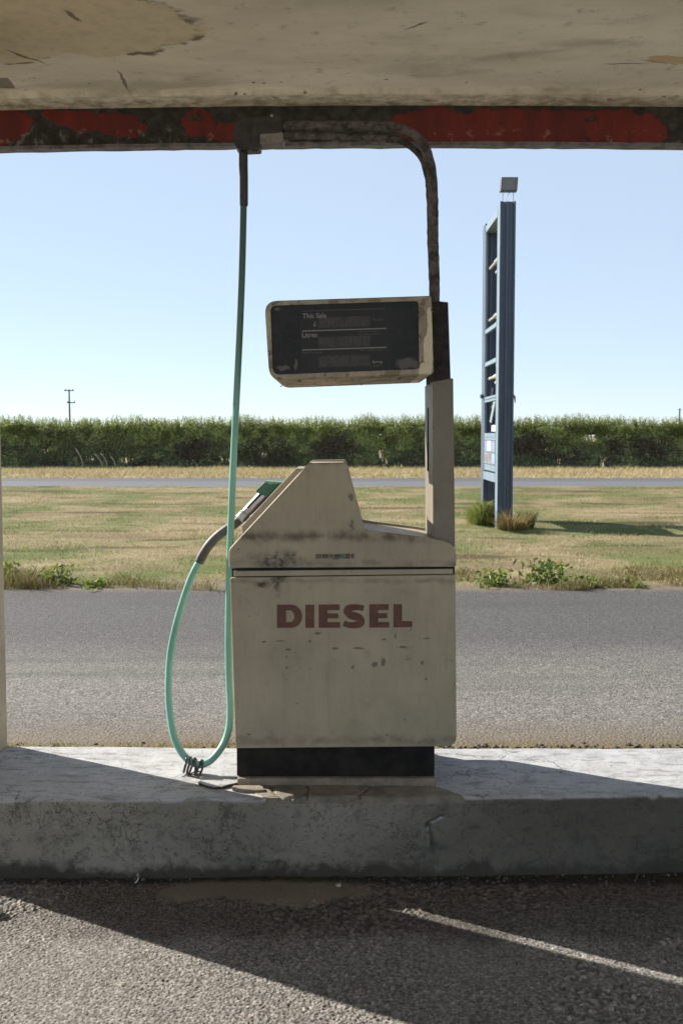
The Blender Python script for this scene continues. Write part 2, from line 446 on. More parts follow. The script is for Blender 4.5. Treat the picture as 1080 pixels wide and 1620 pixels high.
# ================================================================== PUMP ISLAND
def yfront(x):
    x = np.asarray(x, float); r = .22                        # the near left corner is rounded off beside the pillar
    return 3.081 + .05 * np.clip(x, 0, 9) + r - np.sqrt(np.clip(r * r - np.clip(-1.08 - x, 0, r) ** 2, 0, 1))
def mat_island():
    n = NT('painted_concrete'); v = n.obj(); o = n.sep(v)
    big = n.noise(2.2, 5, .6); mid = n.noise(14, 6, .65); fine = n.noise(90, 4, .6)
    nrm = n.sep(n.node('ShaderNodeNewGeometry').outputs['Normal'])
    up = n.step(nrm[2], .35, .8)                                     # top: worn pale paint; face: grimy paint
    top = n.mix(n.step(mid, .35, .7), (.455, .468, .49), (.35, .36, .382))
    top = n.mix(n.m('MULTIPLY', n.step(n.noise(30, 6, .7), .58, .66), .7), top, (.27, .26, .25))
    scr = n.noise(26, 6, .75, n.map((.35, 1.3, 1)))
    top = n.mix(n.m('MULTIPLY', n.step(scr, .51, .62), .75), top, (.20, .197, .195))
    top = n.mix(n.m('MULTIPLY', n.step(fine, .56, .68), .65), top, (.17, .167, .165))
    top = n.mix(n.m('MULTIPLY', n.step(n.noise(5, 5, .6), .5, .75), .35), top, (.36, .35, .33))
    ck = n.vor(7, 'DISTANCE_TO_EDGE', vec=n.warp(v, 7, .10, 5))
    ckm = n.m('MULTIPLY', n.step(ck, .022, .004), n.step(n.noise(3.1, 3), .50, .60))
    top = n.mix(n.m('MULTIPLY', ckm, .8), top, (.10, .09, .085))
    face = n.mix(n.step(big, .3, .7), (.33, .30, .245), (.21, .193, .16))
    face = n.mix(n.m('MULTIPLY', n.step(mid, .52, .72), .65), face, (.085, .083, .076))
    wl = n.vor(16, 'DISTANCE_TO_EDGE', vec=n.warp(v, 10, .16, 6))
    wlm = n.m('MULTIPLY', n.step(wl, .05, .01), n.step(n.noise(6, 4), .48, .62))
    face = n.mix(n.m('MULTIPLY', wlm, .8), face, (.05, .048, .044))
    face = n.mix(n.m('MULTIPLY', n.step(fine, .56, .70), .7), face, (.06, .056, .048))
    face = n.mix(n.m('MULTIPLY', n.step(n.noise(38, 6, .75, n.map((.5, 1, 1))), .54, .66), .55), face, (.085, .08, .07))
    face = n.mix(n.m('MULTIPLY', n.step(n.noise(33, 5, .7), .60, .72), .5), face, (.36, .34, .30))
    # damp, mossy foot of the kerb; shade deepening towards the right-hand end painted in
    zz = n.sep(n.warp(v, 9, .05, 5))
    face = n.mix(n.m('MULTIPLY', n.step(n.sep(n.warp(n.warp(v, 5, .05, 3), 24, .05, 8))[2], .055, .015), .85), face, (.034, .030, .020))
    face = n.mix(n.m('MULTIPLY', n.step(n.sep(n.warp(v, 2.5, .3))[0], -.3, .7), .72), face, (.062, .056, .046))
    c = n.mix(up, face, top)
    mo = n.step(n.sep(n.attr('Col'))[0], .3, .7)
    c = n.mix(mo, c, n.mix(n.step(mid, .3, .7), (.25, .225, .185), (.13, .118, .097)))
    h = n.m('ADD', n.m('MULTIPLY', mid, .6), n.m('ADD', n.m('MULTIPLY', fine, .35), n.m('MULTIPLY', n.m('MAXIMUM', ckm, n.m('MULTIPLY', wlm, .5)), -.5)))
    return n.end(n.bsdf(c, .82, normal=n.bump(h, .55, .006), spec=.35))

def polyline_dist(x, z, pts):
    d = np.full(x.shape, 9.0)
    for (ax, az), (bx, bz) in zip(pts[:-1], pts[1:]):
        vx, vz = bx - ax, bz - az; L = vx * vx + vz * vz
        t = np.clip(((x - ax) * vx + (z - az) * vz) / L, 0, 1)
        d = np.minimum(d, np.hypot(x - ax - t * vx, z - az - t * vz))
    return d
rr = .017
prof = [(0, z) for z in np.arange(-.03, ZI - rr, .005)]
prof += [(rr - rr * math.cos(a), ZI - rr + rr * math.sin(a)) for a in np.linspace(0, math.pi / 2, 7)]
prof += [(y, ZI) for y in np.arange(rr + .008, .505, .008)]
prof += [(.512, ZI - .004), (.518, ZI - .012), (.52, ZI - .03), (.52, .05), (.52, -.03)]
prof = np.array(prof)
xs = np.concatenate([-1.08 - .22 * np.sin(np.linspace(math.pi / 2, 0, 30)), np.arange(-1.075, 1.25, .005), np.linspace(1.3, 7, 60)])
X = np.repeat(xs, len(prof)); PY = np.tile(prof[:, 0], len(xs)); PZ = np.tile(prof[:, 1], len(xs))
isface = (PY < .02) & (PZ < ZI - .002); istop = PY > .012
Yv = yfront(X) * (1 - PY / .52) + (3.612 + .03 * np.clip(-X / 1.1, 0, 1)) * PY / .52
edge = np.clip(1 - np.abs(PY) / .05, 0, 1) * np.clip((PZ - .15) / .06, 0, 1)
Zv = PZ + edge * (.014 * (fbm(X * 5, PY * 9, 91, 4) - .55)) + np.where(istop, .006 * (fbm(X * 6, PY * 6, 93, 4) - .5), 0)
Yv = Yv + np.where(PY < .03, .020 * (fbm(X * 4, PZ * 7, 95, 5) - .5) + .014 * np.clip((.05 - PZ) / .05, 0, 1) * (fbm(X * 6, PZ, 97, 3) - .8), 0)
# chips knocked off the front arris and a hole with a crack under it
for cx, wd, dp in ((-.50, .05, .012), (-.92, .03, .008), (.62, .04, .008), (.93, .025, .02), (.30, .05, .006)):
    k = np.clip(1 - ((X - cx) / wd) ** 2, 0, 1) * edge; Zv -= dp * k; Yv += .6 * dp * k
crk = [(P(a, b, 3.09).x, P(a, b, 3.09).z) for a, b in ((700, 1290), (688, 1297), (675, 1304), (677, 1313), (682, 1321), (684, 1353))]
d = polyline_dist(X, PZ, crk); wob = .003 + .004 * fbm(X * 90, PZ * 90, 99, 2)
Yv += np.where(isface, .016 * np.clip(1 - d / wob, 0, 1), 0)
hx, hz = P(677, 1309, 3.09).x, P(677, 1309, 3.09).z
Yv += np.where(isface, .02 * np.clip(1 - np.hypot(X - hx, (PZ - hz) * 1.2) / .013, 0, 1), 0)
for k in range(26):
    hx = RNG.uniform(-1.1, 1.1); hz = RNG.uniform(.03, .2); r = RNG.uniform(.004, .010)
    Yv += np.where(isface, .008 * np.clip(1 - np.hypot(X - hx, PZ - hz) / r, 0, 1), 0)
# bare mortar bed round the pump foot, split by three open cracks
def inpoly(x, y, poly):
    ins = np.zeros(x.shape, bool); k = len(poly)
    for i in range(k):
        (x0, y0), (x1, y1) = poly[i], poly[(i + 1) % k]
        c_ = ((y0 > y) != (y1 > y)) & (x < (x1 - x0) * (y - y0) / (y1 - y0 + 1e-12) + x0); ins ^= c_
    return ins
def q2(px): return [(G(a, b, ZI).x, G(a, b, ZI).y) for a, b in px]
wx_ = X + .03 * (fbm(X * 9, PY * 9, 301, 4) - .5); wy_ = Yv + .03 * (fbm(X * 9, PY * 9, 303, 4) - .5)
mort = inpoly(wx_, wy_, q2([(368, 1236), (692, 1236), (692, 1245), (714, 1253), (736, 1262), (748, 1275), (400, 1275), (420, 1262), (392, 1252)])) & (PZ > ZI - .013)
mort = mort.astype(float)
for px in ([(488, 1240), (489, 1251), (484, 1259), (490, 1268), (492, 1276)], [(594, 1242), (580, 1251), (567, 1260), (575, 1268), (571, 1274)], [(484, 1259), (474, 1263), (458, 1264)],
           [(492, 1270), (530, 1269), (566, 1262)], [(430, 1246), (434, 1256), (445, 1263)]):
    d = polyline_dist(wx_, wy_, q2(px)); k = np.clip(1 - d / (.0035 + .004 * fbm(X * 60, PY * 60, 305, 2)), 0, 1) * (PZ > ZI - .022); Zv = Zv - .012 * k
Zv = Zv + mort * .004 * (PY > .004)
icol = np.stack([mort, np.zeros_like(mort), np.zeros_like(mort)], 1)
V = np.stack([X, Yv, Zv], 1); n_ = len(prof)
I, J = np.meshgrid(np.arange(len(xs) - 1), np.arange(n_ - 1)); a = (I * n_ + J).ravel()
M_ISL = mat_island()
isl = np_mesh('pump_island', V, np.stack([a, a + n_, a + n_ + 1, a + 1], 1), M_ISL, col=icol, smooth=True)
tag(isl, 'long raised concrete island with pale worn top and grimy kerb face under the pump', 'kerb')

def mat_mortar():
    n = NT('bare_mortar'); a = n.noise(16, 6, .65); b = n.noise(120, 3)
    c = n.mix(n.step(a, .3, .7), (.30, .265, .21), (.17, .15, .12)); c = n.mix(n.m('MULTIPLY', n.step(b, .6, .7), .5), c, (.08, .07, .06))
    return n.end(n.bsdf(c, .9, normal=n.bump(n.m('ADD', a, n.m('MULTIPLY', b, .3)), .5, .006), spec=.3))
M_MORTAR = mat_mortar()
# loose broken flakes of concrete by the pump's front left corner
def flake(name, px, z0, z1, label, tilt=0):
    q = [G(a, b, ZI) for a, b in px]; ctr = sum(q, Vector()) / len(q)
    mb = MB((ctr.x, ctr.y, ZI))
    top = []
    for p in q:
        zz = z1 + tilt * (p.y - ctr.y)
        top.append(Vector((p.x, p.y, zz)))
    mb.prism(top, [Vector((p.x + .002, p.y + .004, z0)) for p in q])
    ob = mb.build(name, M_ISL if 'pale' in label else M_MORTAR, bevel=.0015, seg=1)
    return tag(ob, label, 'concrete flake', 'broken concrete flakes beside the pump')
flake('concrete_flake', [(313, 1243), (318, 1240.5), (345, 1240.5), (378, 1241), (376, 1244), (362, 1246), (350, 1249), (338, 1249.5), (325, 1247)], ZI, ZI + .011,
      'larger pale flake of concrete lying left of the pump base', .12)
flake('concrete_flake', [(366, 1252), (370, 1250), (410, 1250), (416, 1251.5), (419, 1256), (404, 1256.5), (380, 1254.5)], ZI, ZI + .014,
      'reddish brown flake tipped up before the pump base corner', .1)
flake('concrete_flake', [(421, 1259), (426, 1258), (440, 1263), (443, 1264.5), (430, 1265), (414, 1263)], ZI, ZI + .004,
      'smallest thin flake on the kerb edge, right of the reddish flake', 0)

# ================================================================== CANOPY
canopy = empty('canopy', (0, 2.0, 0), 'flaking cream canopy with red and black edge beam over the pump', 'canopy')
CO = Vector((0, 2.0, 0)); CY0 = -.4
YB = 4.2; ZB0 = P(540, 231.5, YB).z; ZB1 = P(540, 168, YB).z
def bow(x): x = np.clip(x, -1.8, 1.8); return -.011 * (x / 1.3) ** 2 + .006 * x / 1.3

def mat_ceiling():
    n = NT('flaking_ceiling'); v = n.obj(); o = n.sep(v)
    a = n.noise(2.4, 6, .6, n.map((.7, 1.6, 1))); b = n.noise(18, 6, .65); f = n.noise(70, 4, .6); st = n.noise(2.0, 6, .62, n.map((.8, 1.9, 1), (3, 1, 0)), dist=.6)
    c = n.mix(n.step(a, .32, .68), (.84, .78, .64), (.70, .635, .50))
    c = n.mix(n.m('MULTIPLY', n.step(st, .50, .72), .60), c, (.36, .325, .225))
    c = n.mix(n.m('MULTIPLY', n.step(b, .56, .74), .5), c, (.33, .29, .20))
    xy = n.node('ShaderNodeCombineXYZ', {0: o[0], 1: 0.0, 2: o[1]}).outputs[0]
    w = n.warp(n.warp(xy, 2.6, .12, 3), 9, .05, 6); wl = n.warp(xy, 3, .03, 5)
    def L(px, py): q = G(px, py, ZB1 + .012) - CO; return q.x, q.y
    def el(px, py, rx, ry): q = L(px, py); return (q[0], q[1], rx, ry)
    # a whole sheet of the top coat is gone at the left, edges curling dark
    pd = n.ellipses(w, [el(60, 40, .50, .27), el(150, 75, .13, .09), el(-60, 60, .45, .20)])
    patch = n.step(pd, 1.02, .98); rim = n.m('MULTIPLY', n.step(pd, 1.07, 1.01), n.step(pd, .93, .99))
    rim = n.m('MULTIPLY', rim, n.step(n.noise(5, 4, .6), .50, .58))
    c = n.mix(patch, c, n.mix(n.step(b, .4, .7), (.70, .60, .42), (.60, .51, .36)))
    pr = n.ellipses(w, [el(1075, 95, .12, .045)])
    c = n.mix(n.step(pr, 1.02, .97), c, (.60, .46, .26))
    c = n.mix(n.m('MULTIPLY', rim, .85), c, (.09, .075, .055))
    hole = n.step(n.boxes(wl, [(*L(-2, 126), .05, .055)]), .004, -.002)
    c = n.mix(n.m('MULTIPLY', hole, .8), c, (.16, .135, .10))
    # hairline cracks
    def lines(segs):
        acc = None
        for (x0, y0, x1, y1, wd) in segs:
            a0 = Vector(L(x0, y0)); a1 = Vector(L(x1, y1)); cc = (a0 + a1) / 2; dd = a1 - a0; th = math.atan2(dd.y, dd.x)
            p = n.vm('SUBTRACT', n.warp(xy, 16, .018, 5), (cc.x, 0, cc.y))
            p = n.node('ShaderNodeVectorRotate', {'Vector': p, 'Angle': th}, rotation_type='Y_AXIS').outputs[0]
            q = n.vm('LENGTH', n.vm('MULTIPLY', p, (2 / dd.length, 0, 1 / wd)), out=1)
            acc = q if acc is None else n.m('MINIMUM', acc, q)
        return acc
    ln = n.step(lines([(185, 105, 206, 146, .007), (945, 102, 1030, 100, .006), (636, 52, 682, 36, .006), (0, 70, 75, 98, .010), (100, 10, 132, 32, .010),
                       (1000, 92, 1080, 104, .004)]), 1.0, .5)
    c = n.mix(n.m('MULTIPLY', ln, .8), c, (.11, .10, .065))
    # pits along the drip edge, algae in the corner under the lip
    pit = n.step(n.vor(16, out='Distance', vec=n.warp(v, 20, .02)), .16, .09)
    pit = n.m('MULTIPLY', pit, n.m('MULTIPLY', n.step(o[1], 1.80, 2.0), n.step(n.noise(4, 3), .5, .6)))
    c = n.mix(n.m('MULTIPLY', pit, .85), c, (.06, .055, .035))
    alg = n.m('MULTIPLY', n.step(n.sep(n.warp(v, 12, .05))[1], 1.98, 2.16), n.step(b, .35, .65))
    c = n.mix(n.m('MULTIPLY', alg, .75), c, (.20, .185, .095))
    h = n.m('ADD', n.m('MULTIPLY', b, .5), n.m('ADD', n.m('MULTIPLY', f, .15), n.m('SUBTRACT', n.m('MULTIPLY', patch, -.6), n.m('MULTIPLY', ln, .6))))
    return n.end(n.bsdf(c, .75, normal=n.bump(h, .5, .012), spec=.3))
M_CEIL = mat_ceiling()
xs = np.concatenate([[-7, -4, -2.2], np.arange(-1.6, 1.601, .02), [2.2, 4, 7]])
ys = np.concatenate([[CY0, 1.2, 2], np.arange(2.4, 4.02, .02), [4.045, 4.055, 4.065, 4.1, 4.15, 4.198]])
X, Y = tensor(xs, ys)
Z = ZB1 + .014 + .022 * (fbm(X * 1.5, Y * 2.2, 111, 3) - .5) + .007 * (fbm(X * 9, Y * 9, 113, 3) - .5)
Z = np.where(Y > 4.05, ZB1 + .001 + .004 * (fbm(X * 14, Y * 4, 115, 3) - .5), np.where(Y > 3.5, Z * (1 - np.clip((Y - 3.5) / .5, 0, 1)) + (ZB1 + .016) * np.clip((Y - 3.5) / .5, 0, 1), Z)) + bow(X)
np_mesh('ceiling', np.stack([X, Y, Z], 1) - np.array(CO), grid_faces(len(xs), len(ys))[:, ::-1], M_CEIL, smooth=True, parent=canopy)

def mat_beam():
    n = NT('peeling_red_paint'); v = n.obj()
    def el(cx, cy, rx, ry): a = P(cx, cy, YB) - CO; return (a.x, a.z, rx * YB / F, ry * YB / F)
    items = [el(-45, 200, 95, 30), el(112, 185, 42, 13), el(158, 193, 58, 19), el(195, 199, 32, 20), el(314, 200, 22, 21), el(346, 208, 32, 13), el(364, 203, 16, 14),
             el(700, 205, 82, 30), el(800, 203, 110, 32), el(900, 205, 110, 34), el(985, 207, 72, 30), el(1200, 203, 90, 30)]
    d = n.ellipses(n.warp(n.warp(v, 4.5, .055, 3), 26, .026, 8), items)
    red = n.step(d, 1.03, .97)
    hole = n.step(n.noise(9, 5, .65), .62, .66); red = n.m('MULTIPLY', red, n.m('SUBTRACT', 1.0, hole))
    mid = n.noise(25, 5, .6); f = n.noise(120, 3); st = n.noise(6, 4, .6, n.map((2.5, 1, .5)))
    blk = n.mix(n.step(mid, .35, .7), (.020, .020, .020), (.062, .058, .055))
    low = n.sep(n.warp(v, 8, .02))[2]
    blk = n.mix(n.m('MULTIPLY', n.m('MULTIPLY', n.step(mid, .55, .66), n.step(low, ZB0 + .095, ZB0 + .05)), .6), blk, (.26, .25, .23))
    rd = n.mix(n.step(st, .3, .7), (.20, .024, .020), (.11, .018, .017))
    rd = n.mix(n.m('MULTIPLY', n.step(f, .56, .70), .7), rd, (.06, .02, .018))
    rd = n.mix(n.m('MULTIPLY', n.m('MULTIPLY', n.step(mid, .58, .66), n.step(low, ZB0 + .085, ZB0 + .04)), .55), rd, (.33, .25, .23))
    c = n.mix(red, blk, rd)
    h = n.m('ADD', red, n.m('MULTIPLY', mid, .35))
    return n.end(n.bsdf(c, .6, normal=n.bump(h, .5, .004), spec=.4))
mb = MB(CO)
xs = np.concatenate([[-7], np.linspace(-2, 2, 81), [7]])
sec = [(YB, ZB0 + .016), (YB, ZB1 + .03), (YB + .035, ZB1 + .03), (YB + .035, ZB0 + .016)]
vs = [(x, y, z + float(bow(x))) for x in xs for y, z in sec]
fs = [(i * 4 + k, i * 4 + (k + 1) % 4, (i + 1) * 4 + (k + 1) % 4, (i + 1) * 4 + k) for i in range(len(xs) - 1) for k in range(4)]
mb.add(vs, fs); mb.build('edge_beam', mat_beam(), canopy)
def mat_flange():
    n = NT('flange_steel'); a = n.noise(20, 5, .6)
    c = n.mix(n.step(a, .4, .65), (.19, .175, .185), (.075, .07, .07)); c = n.mix(n.step(n.noise(5, 4), .62, .68), c, (.24, .07, .045))
    return n.end(n.bsdf(c, .55, normal=n.bump(a, .3, .003)))
mb = MB(CO)
sec = [(YB - .010, ZB0 + .002), (YB - .010, ZB0 + .0145), (YB + .045, ZB0 + .0145), (YB + .045, ZB0 + .002)]
vs = [(x, y, z + float(bow(x)) + random.uniform(-.0015, .0015)) for x in xs for y, z in sec]
mb.add(vs, fs); mb.build('beam_flange', mat_flange(), canopy)
mb = MB(CO); mb.box((-7, CY0, ZB1 + .06), (7, YB + .1, ZB1 + .34)); mb.build('roof_slab', M_CEIL, canopy)

def mat_pillar():
    n = NT('cream_render'); a = n.noise(5, 5, .6); b = n.noise(60, 4)
    c = n.mix(n.step(a, .3, .7), (.56, .48, .35), (.42, .35, .25)); c = n.mix(n.m('MULTIPLY', n.step(b, .6, .7), .4), c, (.2, .17, .12))
    return n.end(n.bsdf(c, .85, normal=n.bump(n.m('ADD', a, b), .4, .005), spec=.3))
mb = MB(CO); x0, x1, y0, y1 = -1.447, -1.151, 3.25, 3.651
q = round_poly([(x0, y0), (x1, y0), (x1, y1), (x0, y1)], .012, 3)
mb.prism([Vector((a, b, -.02)) for a, b in q], [Vector((a, b, ZB1 + .08)) for a, b in q])
mb.build('pillar', mat_pillar(), canopy)
# ================================================================== FUEL PUMP
PB = Vector((0, 3.385, ZI))
pump = empty('fuel_pump', PB, 'old cream diesel pump with flip clock style display head and looped green hose', 'fuel pump')
YF, YK = 3.19, 3.585                                 # front and back sheets of the cabinet
YH = 3.37                                            # plane of arm, hose and nozzle
def LP(px, py, y=YF): return P(px, py, y) - PB
def NB(): return MB(PB)
def ell(px, py, rx, ry, y=YF):
    q = LP(px, py, y); return (q.x, q.z, rx * y / F, ry * y / F)

def paint(name, base, dark, chips=None, soot=None, band=None, rough=.55, sc=1.0, grime=.6):
    """aged cream paint: chalky mottling, rain runs, specks, chips down to dark primer, soot"""
    n = NT(name); v = n.obj()
    a = n.noise(4.5 * sc, 6, .6); b = n.noise(22 * sc, 6, .65); f = n.noise(260, 3, .6)
    run = n.noise(9, 5, .6, n.map((2.4, 2.4, .22))); weave = n.noise(95, 2, .5, n.map((1, 1, .12)))
    c = n.mix(n.step(a, .3, .7), base, tuple(x * .80 for x in base))
    c = n.mix(n.m('MULTIPLY', n.step(run, .46, .78), .32 * grime), c, dark)
    c = n.mix(n.m('MULTIPLY', n.step(b, .55, .78), .6 * grime), c, dark)
    c = n.mix(n.m('MULTIPLY', n.step(weave, .4, .7), .07), c, dark)
    sp = n.m('MULTIPLY', n.step(n.vor(55, out='Distance', vec=n.warp(v, 40, .01)), .13, .07), n.step(n.noise(5, 3), .52, .62))
    c = n.mix(n.m('MULTIPLY', sp, .75), c, (.035, .03, .024))
    if band:
        z = n.sep(n.warp(v, 8, .018, 6))[2]
        for (pz0, pz1, k) in band:                    # a tide line of baked-on dirt
            m_ = n.m('MULTIPLY', n.step(z, LP(0, pz1).z, LP(0, (pz0 + pz1) / 2).z), n.step(z, LP(0, pz0).z, LP(0, (pz0 + pz1) / 2).z))
            c = n.mix(n.m('MULTIPLY', n.m('MULTIPLY', m_, n.step(b, .3, .65)), k), c, (.075, .055, .035))
    if soot:
        d = n.ellipses(n.warp(n.warp(v, 8, .02, 3), 30, .02, 6), [ell(*q) for q in soot])
        g_ = n.m('ADD', n.step(d, 1.15, .2), n.m('MULTIPLY', n.step(d, 1.6, .2), n.step(n.noise(75, 6, .75), .44, .64)))
        g_ = n.m('MULTIPLY', g_, n.step(n.noise(30, 6, .75), .28, .72), clamp=True)
        c = n.mix(n.m('MULTIPLY', g_, .9), c, (.016, .014, .012))
    hh = None
    if chips:
        d = n.ellipses(n.warp(v, 75, .0062, 5), [ell(*q) for q in chips])
        k = n.step(d, 1.05, .75)
        c = n.mix(n.m('MULTIPLY', k, .68), c, (.075, .06, .05)); hh = n.m('MULTIPLY', k, -.5)
    h = n.m('ADD', n.m('MULTIPLY', f, .12), n.m('MULTIPLY', b, .25))
    if hh: h = n.m('ADD', h, hh)
    dent = n.bump(n.noise(5.5, 2, .45), .5, .012)
    return n.end(n.bsdf(c, n.m('ADD', rough - .16, n.m('MULTIPLY', b, .35)), normal=n.bump(h, .35, .003, dent), spec=.5))

CREAM = (.44, .375, .265); DIRT = (.18, .14, .085)
CHIPS = [(503, 1002, 6, 2), (418, 1015.5, 3.5, 2), (444, 1014, 8, 1.2), (490, 1015, 3.5, 2), (455, 1027.5, 5.5, 2), (530, 1025.5, 6.5, 2),
         (566, 1025.5, 9, 2.2), (607, 1012, 4, 1.6), (637, 1023.5, 7, 2), (592, 1051, 6, 4.5), (606, 1048, 3.5, 8), (558, 1056, 2.5, 3), (674, 1010, 6, 1.4),
         (673, 1074, 2.2, 2.2), (649, 996, 2, 2), (453, 1040, 1.6, 1.8), (453, 1056, 1.8, 2), (625, 1006, 1.5, 5), (643, 1043, 5, 1.2), (667, 1049, 2.5, 3.5),
         (393, 1162, 4, 1.2), (611, 1163, 2, 1.6), (470, 1113, 1.5, 1.5), (640, 1138, 1.4, 2)]
M_PANEL = paint('cream_panel', CREAM, DIRT, chips=CHIPS, soot=[(440, 912, 22, 14), (436, 926, 9, 20), (415, 922, 20, 8)], band=[(913, 925, .4), (1160, 1184, .5)])
M_HOOD = paint('cream_hood', CREAM, DIRT, soot=[(440, 884, 50, 15), (446, 899, 22, 16), (556, 832, 7, 7), (556, 785, 4, 5)],
               band=[(834, 862, .85), (722, 738, .8), (882, 900, .45)], chips=[(556, 787, 3, 6), (557, 826, 2.5, 5), (553, 742, 3, 8)])
M_CREAM = paint('cream_sheet', CREAM, DIRT)
M_HOLD = paint('grey_cream_holder', (.34, .31, .25), (.17, .15, .12))
def simple(name, col, rough=.5, metal=0, spec=.5, var=.35, sc=20, bump=.2, dist=.003, col2=None):
    n = NT(name); a = n.noise(sc, 6, .65); b = n.noise(sc * 6, 3)
    c = n.mix(n.step(a, .35, .68), col, col2 or tuple(x * (1 - var) for x in col))
    return n.end(n.bsdf(c, n.m('ADD', rough - .1, n.m('MULTIPLY', b, .2)), metal, n.bump(n.m('ADD', a, n.m('MULTIPLY', b, .4)), bump, dist), spec))
M_BLACK = simple('black_plinth', (.011, .010, .0095), .75, col2=(.030, .026, .023), sc=14, spec=.2)
M_GAP = simple('dark_inner', (.014, .013, .012), .8)
M_SOOT = simple('sooty_black', (.022, .020, .019), .85, col2=(.050, .043, .039), sc=30, bump=.9, dist=.006)
M_POST = paint('grey_post', (.235, .20, .155), (.12, .10, .075), rough=.5, grime=.5)

# --- plinth and mortar footing
mb = NB(); mb.box((P(375, 1240, 3.196).x, 3.196, ZI - .01), (P(690, 1240, 3.196).x, 3.55, P(540, 1228, 3.215).z - .001)); mb.build('footing', M_MORTAR, pump, bevel=.006)
mb = NB(); zt = P(540, 1176, YF).z; zb = P(540, 1228, 3.215).z
mb.box((P(374.5, 1200, 3.215).x, 3.215, zb), (P(687, 1200, 3.215).x, 3.545, zt)); mb.build('plinth', M_BLACK, pump, bevel=.003)
# --- cabinet carcass, front and back panels
xl, xr = P(371, 1000, YF).x, P(714, 1000, YF).x
zh = P(540, 898, YF).z
mb = NB(); mb.box((xl, YF + .022, zt - .004), (xr, YK - .022, zh - .002)); cab = mb.build('cabinet', M_CREAM, pump, bevel=.003)
PAN = [(364, 914), (720, 909.5), (722, 1181), (372.5, 1184)]
mb = NB(); mb.pxprism(PAN, YF, YF + .024, [4, 4, 17, 5]); panel = mb.build('front_panel', M_PANEL, pump, bevel=.003, seg=3); panel.modifiers[0].use_clamp_overlap = False
mb = NB(); fr = [P(a, b, YF) for a, b in round_poly(PAN, [3, 3, 17, 5])]
mb.prism([Vector((p.x, YK - .024, p.z)) for p in fr], [Vector((p.x, YK, p.z)) for p in fr]); mb.build('back_panel', M_CREAM, pump, bevel=.0025)
mb = NB(); mb.pxprism([(367, 899.2), (719, 896.5), (718, 910), (367, 913.8)], YF + .016, YF + .03); mb.build('shadow_gap', M_GAP, pump)
mb = NB(); mb.pxprism([(369.5, 903.5), (716, 900), (716, 908), (369.5, 912.2)], YF + .006, YF + .020, 1.2, 3); mb.build('trim_strip', M_CREAM, pump, bevel=.0012)
# --- hood: front and back cheeks with a sunken core between, and the nozzle shelf on its slope
CH = [(362, 899), (362, 869), (488, 732.5), (548, 731.5), (577, 838), (672, 850), (700, 855), (713, 860.5), (720, 869), (721.5, 880), (721.5, 897)]
CR = [4, 12, 6, 5, 4, 4, 4, 4, 4, 4, 4]
mb = NB(); mb.pxprism(CH, YF - .003, YF + .020, CR); hood = mb.build('hood', M_HOOD, pump, bevel=.005, seg=3); hood.modifiers[0].use_clamp_overlap = False
fr = [P(a, b, YF - .003) for a, b in round_poly(CH, CR)]
mb = NB(); mb.prism([Vector((p.x, YK - .02, p.z)) for p in fr], [Vector((p.x, YK + .003, p.z)) for p in fr]); mb.build('back_cheek', M_CREAM, hood, bevel=.0022)
CI = [(364, 897), (364, 872), (489, 735), (546, 735), (573, 842), (671, 854), (699, 859), (711, 864), (717, 871), (718.5, 881), (718.5, 895)]
fr = [P(a, b, YF - .003) for a, b in round_poly(CI, CR)]
mb = NB(); mb.prism([Vector((p.x, YF + .0195, p.z)) for p in fr], [Vector((p.x, YK - .0195, p.z)) for p in fr]); mb.build('hood_core', M_CREAM, hood)
mb = NB(); mb.pxprism([(467.5, 741.5), (500, 741.5), (420, 855), (384, 850), (382.5, 832)], YF + .045, YK - .09, [2, 0, 0, 0, 3]); mb.build('nozzle_shelf', M_HOLD, hood, bevel=.002)
# --- sticker row on the hood
def flat(n_, col, rough=.6, var=.3, sc=120):
    return simple(n_, col, rough, var=var, sc=sc, bump=0.05, dist=.0005)
yst = YF - .0042
st = NB(); st.pxprism([(498, 876.5), (561, 875.5), (561, 884), (498, 885)], yst, yst + .001); stk = st.build('sticker', flat('sticker_film', (.25, .235, .19)), pump)
for (x0, y0, x1, y1, col) in ((500.5, 877.2, 508, 882.6, (.22, .09, .055)), (509.8, 877.2, 518.6, 882.4, (.08, .07, .075)), (520, 877.4, 527.6, 882, (.27, .15, .07)),
                              (529, 877.5, 537.4, 882, (.035, .04, .045)), (539, 876.6, 545, 883.4, (.04, .19, .13)), (547, 876.2, 552.7, 883.3, (.17, .025, .025)),
                              (555, 877.3, 559, 882, (.10, .09, .09)), (526.5, 883.5, 536, 884.9, (.04, .035, .03))):
    mb = NB(); mb.pxprism([(x0, y0), (x1, y0), (x1, y1), (x0, y1)], yst - .0007, yst); mb.build('sticker_mark', flat('sticker_ink', col, var=.55, sc=300), stk)
for (x0, y0, x1, y1, col) in ((502, 879, 506, 880.6, (.33, .22, .12)), (511.5, 878.8, 517, 880.6, (.28, .12, .09)), (521.5, 878.3, 526, 879.2, (.10, .08, .12)), (531, 879.4, 535.5, 880.8, (.16, .16, .18)),
                              (540.5, 878, 543.5, 879.2, (.30, .33, .28)), (540.4, 881.4, 544.4, 882.4, (.24, .28, .24)), (549, 878.5, 551, 881, (.32, .2, .18))):
    mb = NB(); mb.pxprism([(x0, y0), (x1, y0), (x1, y1), (x0, y1)], yst - .0012, yst - .0006); mb.build('sticker_mark', flat('sticker_ink_light', col), stk)

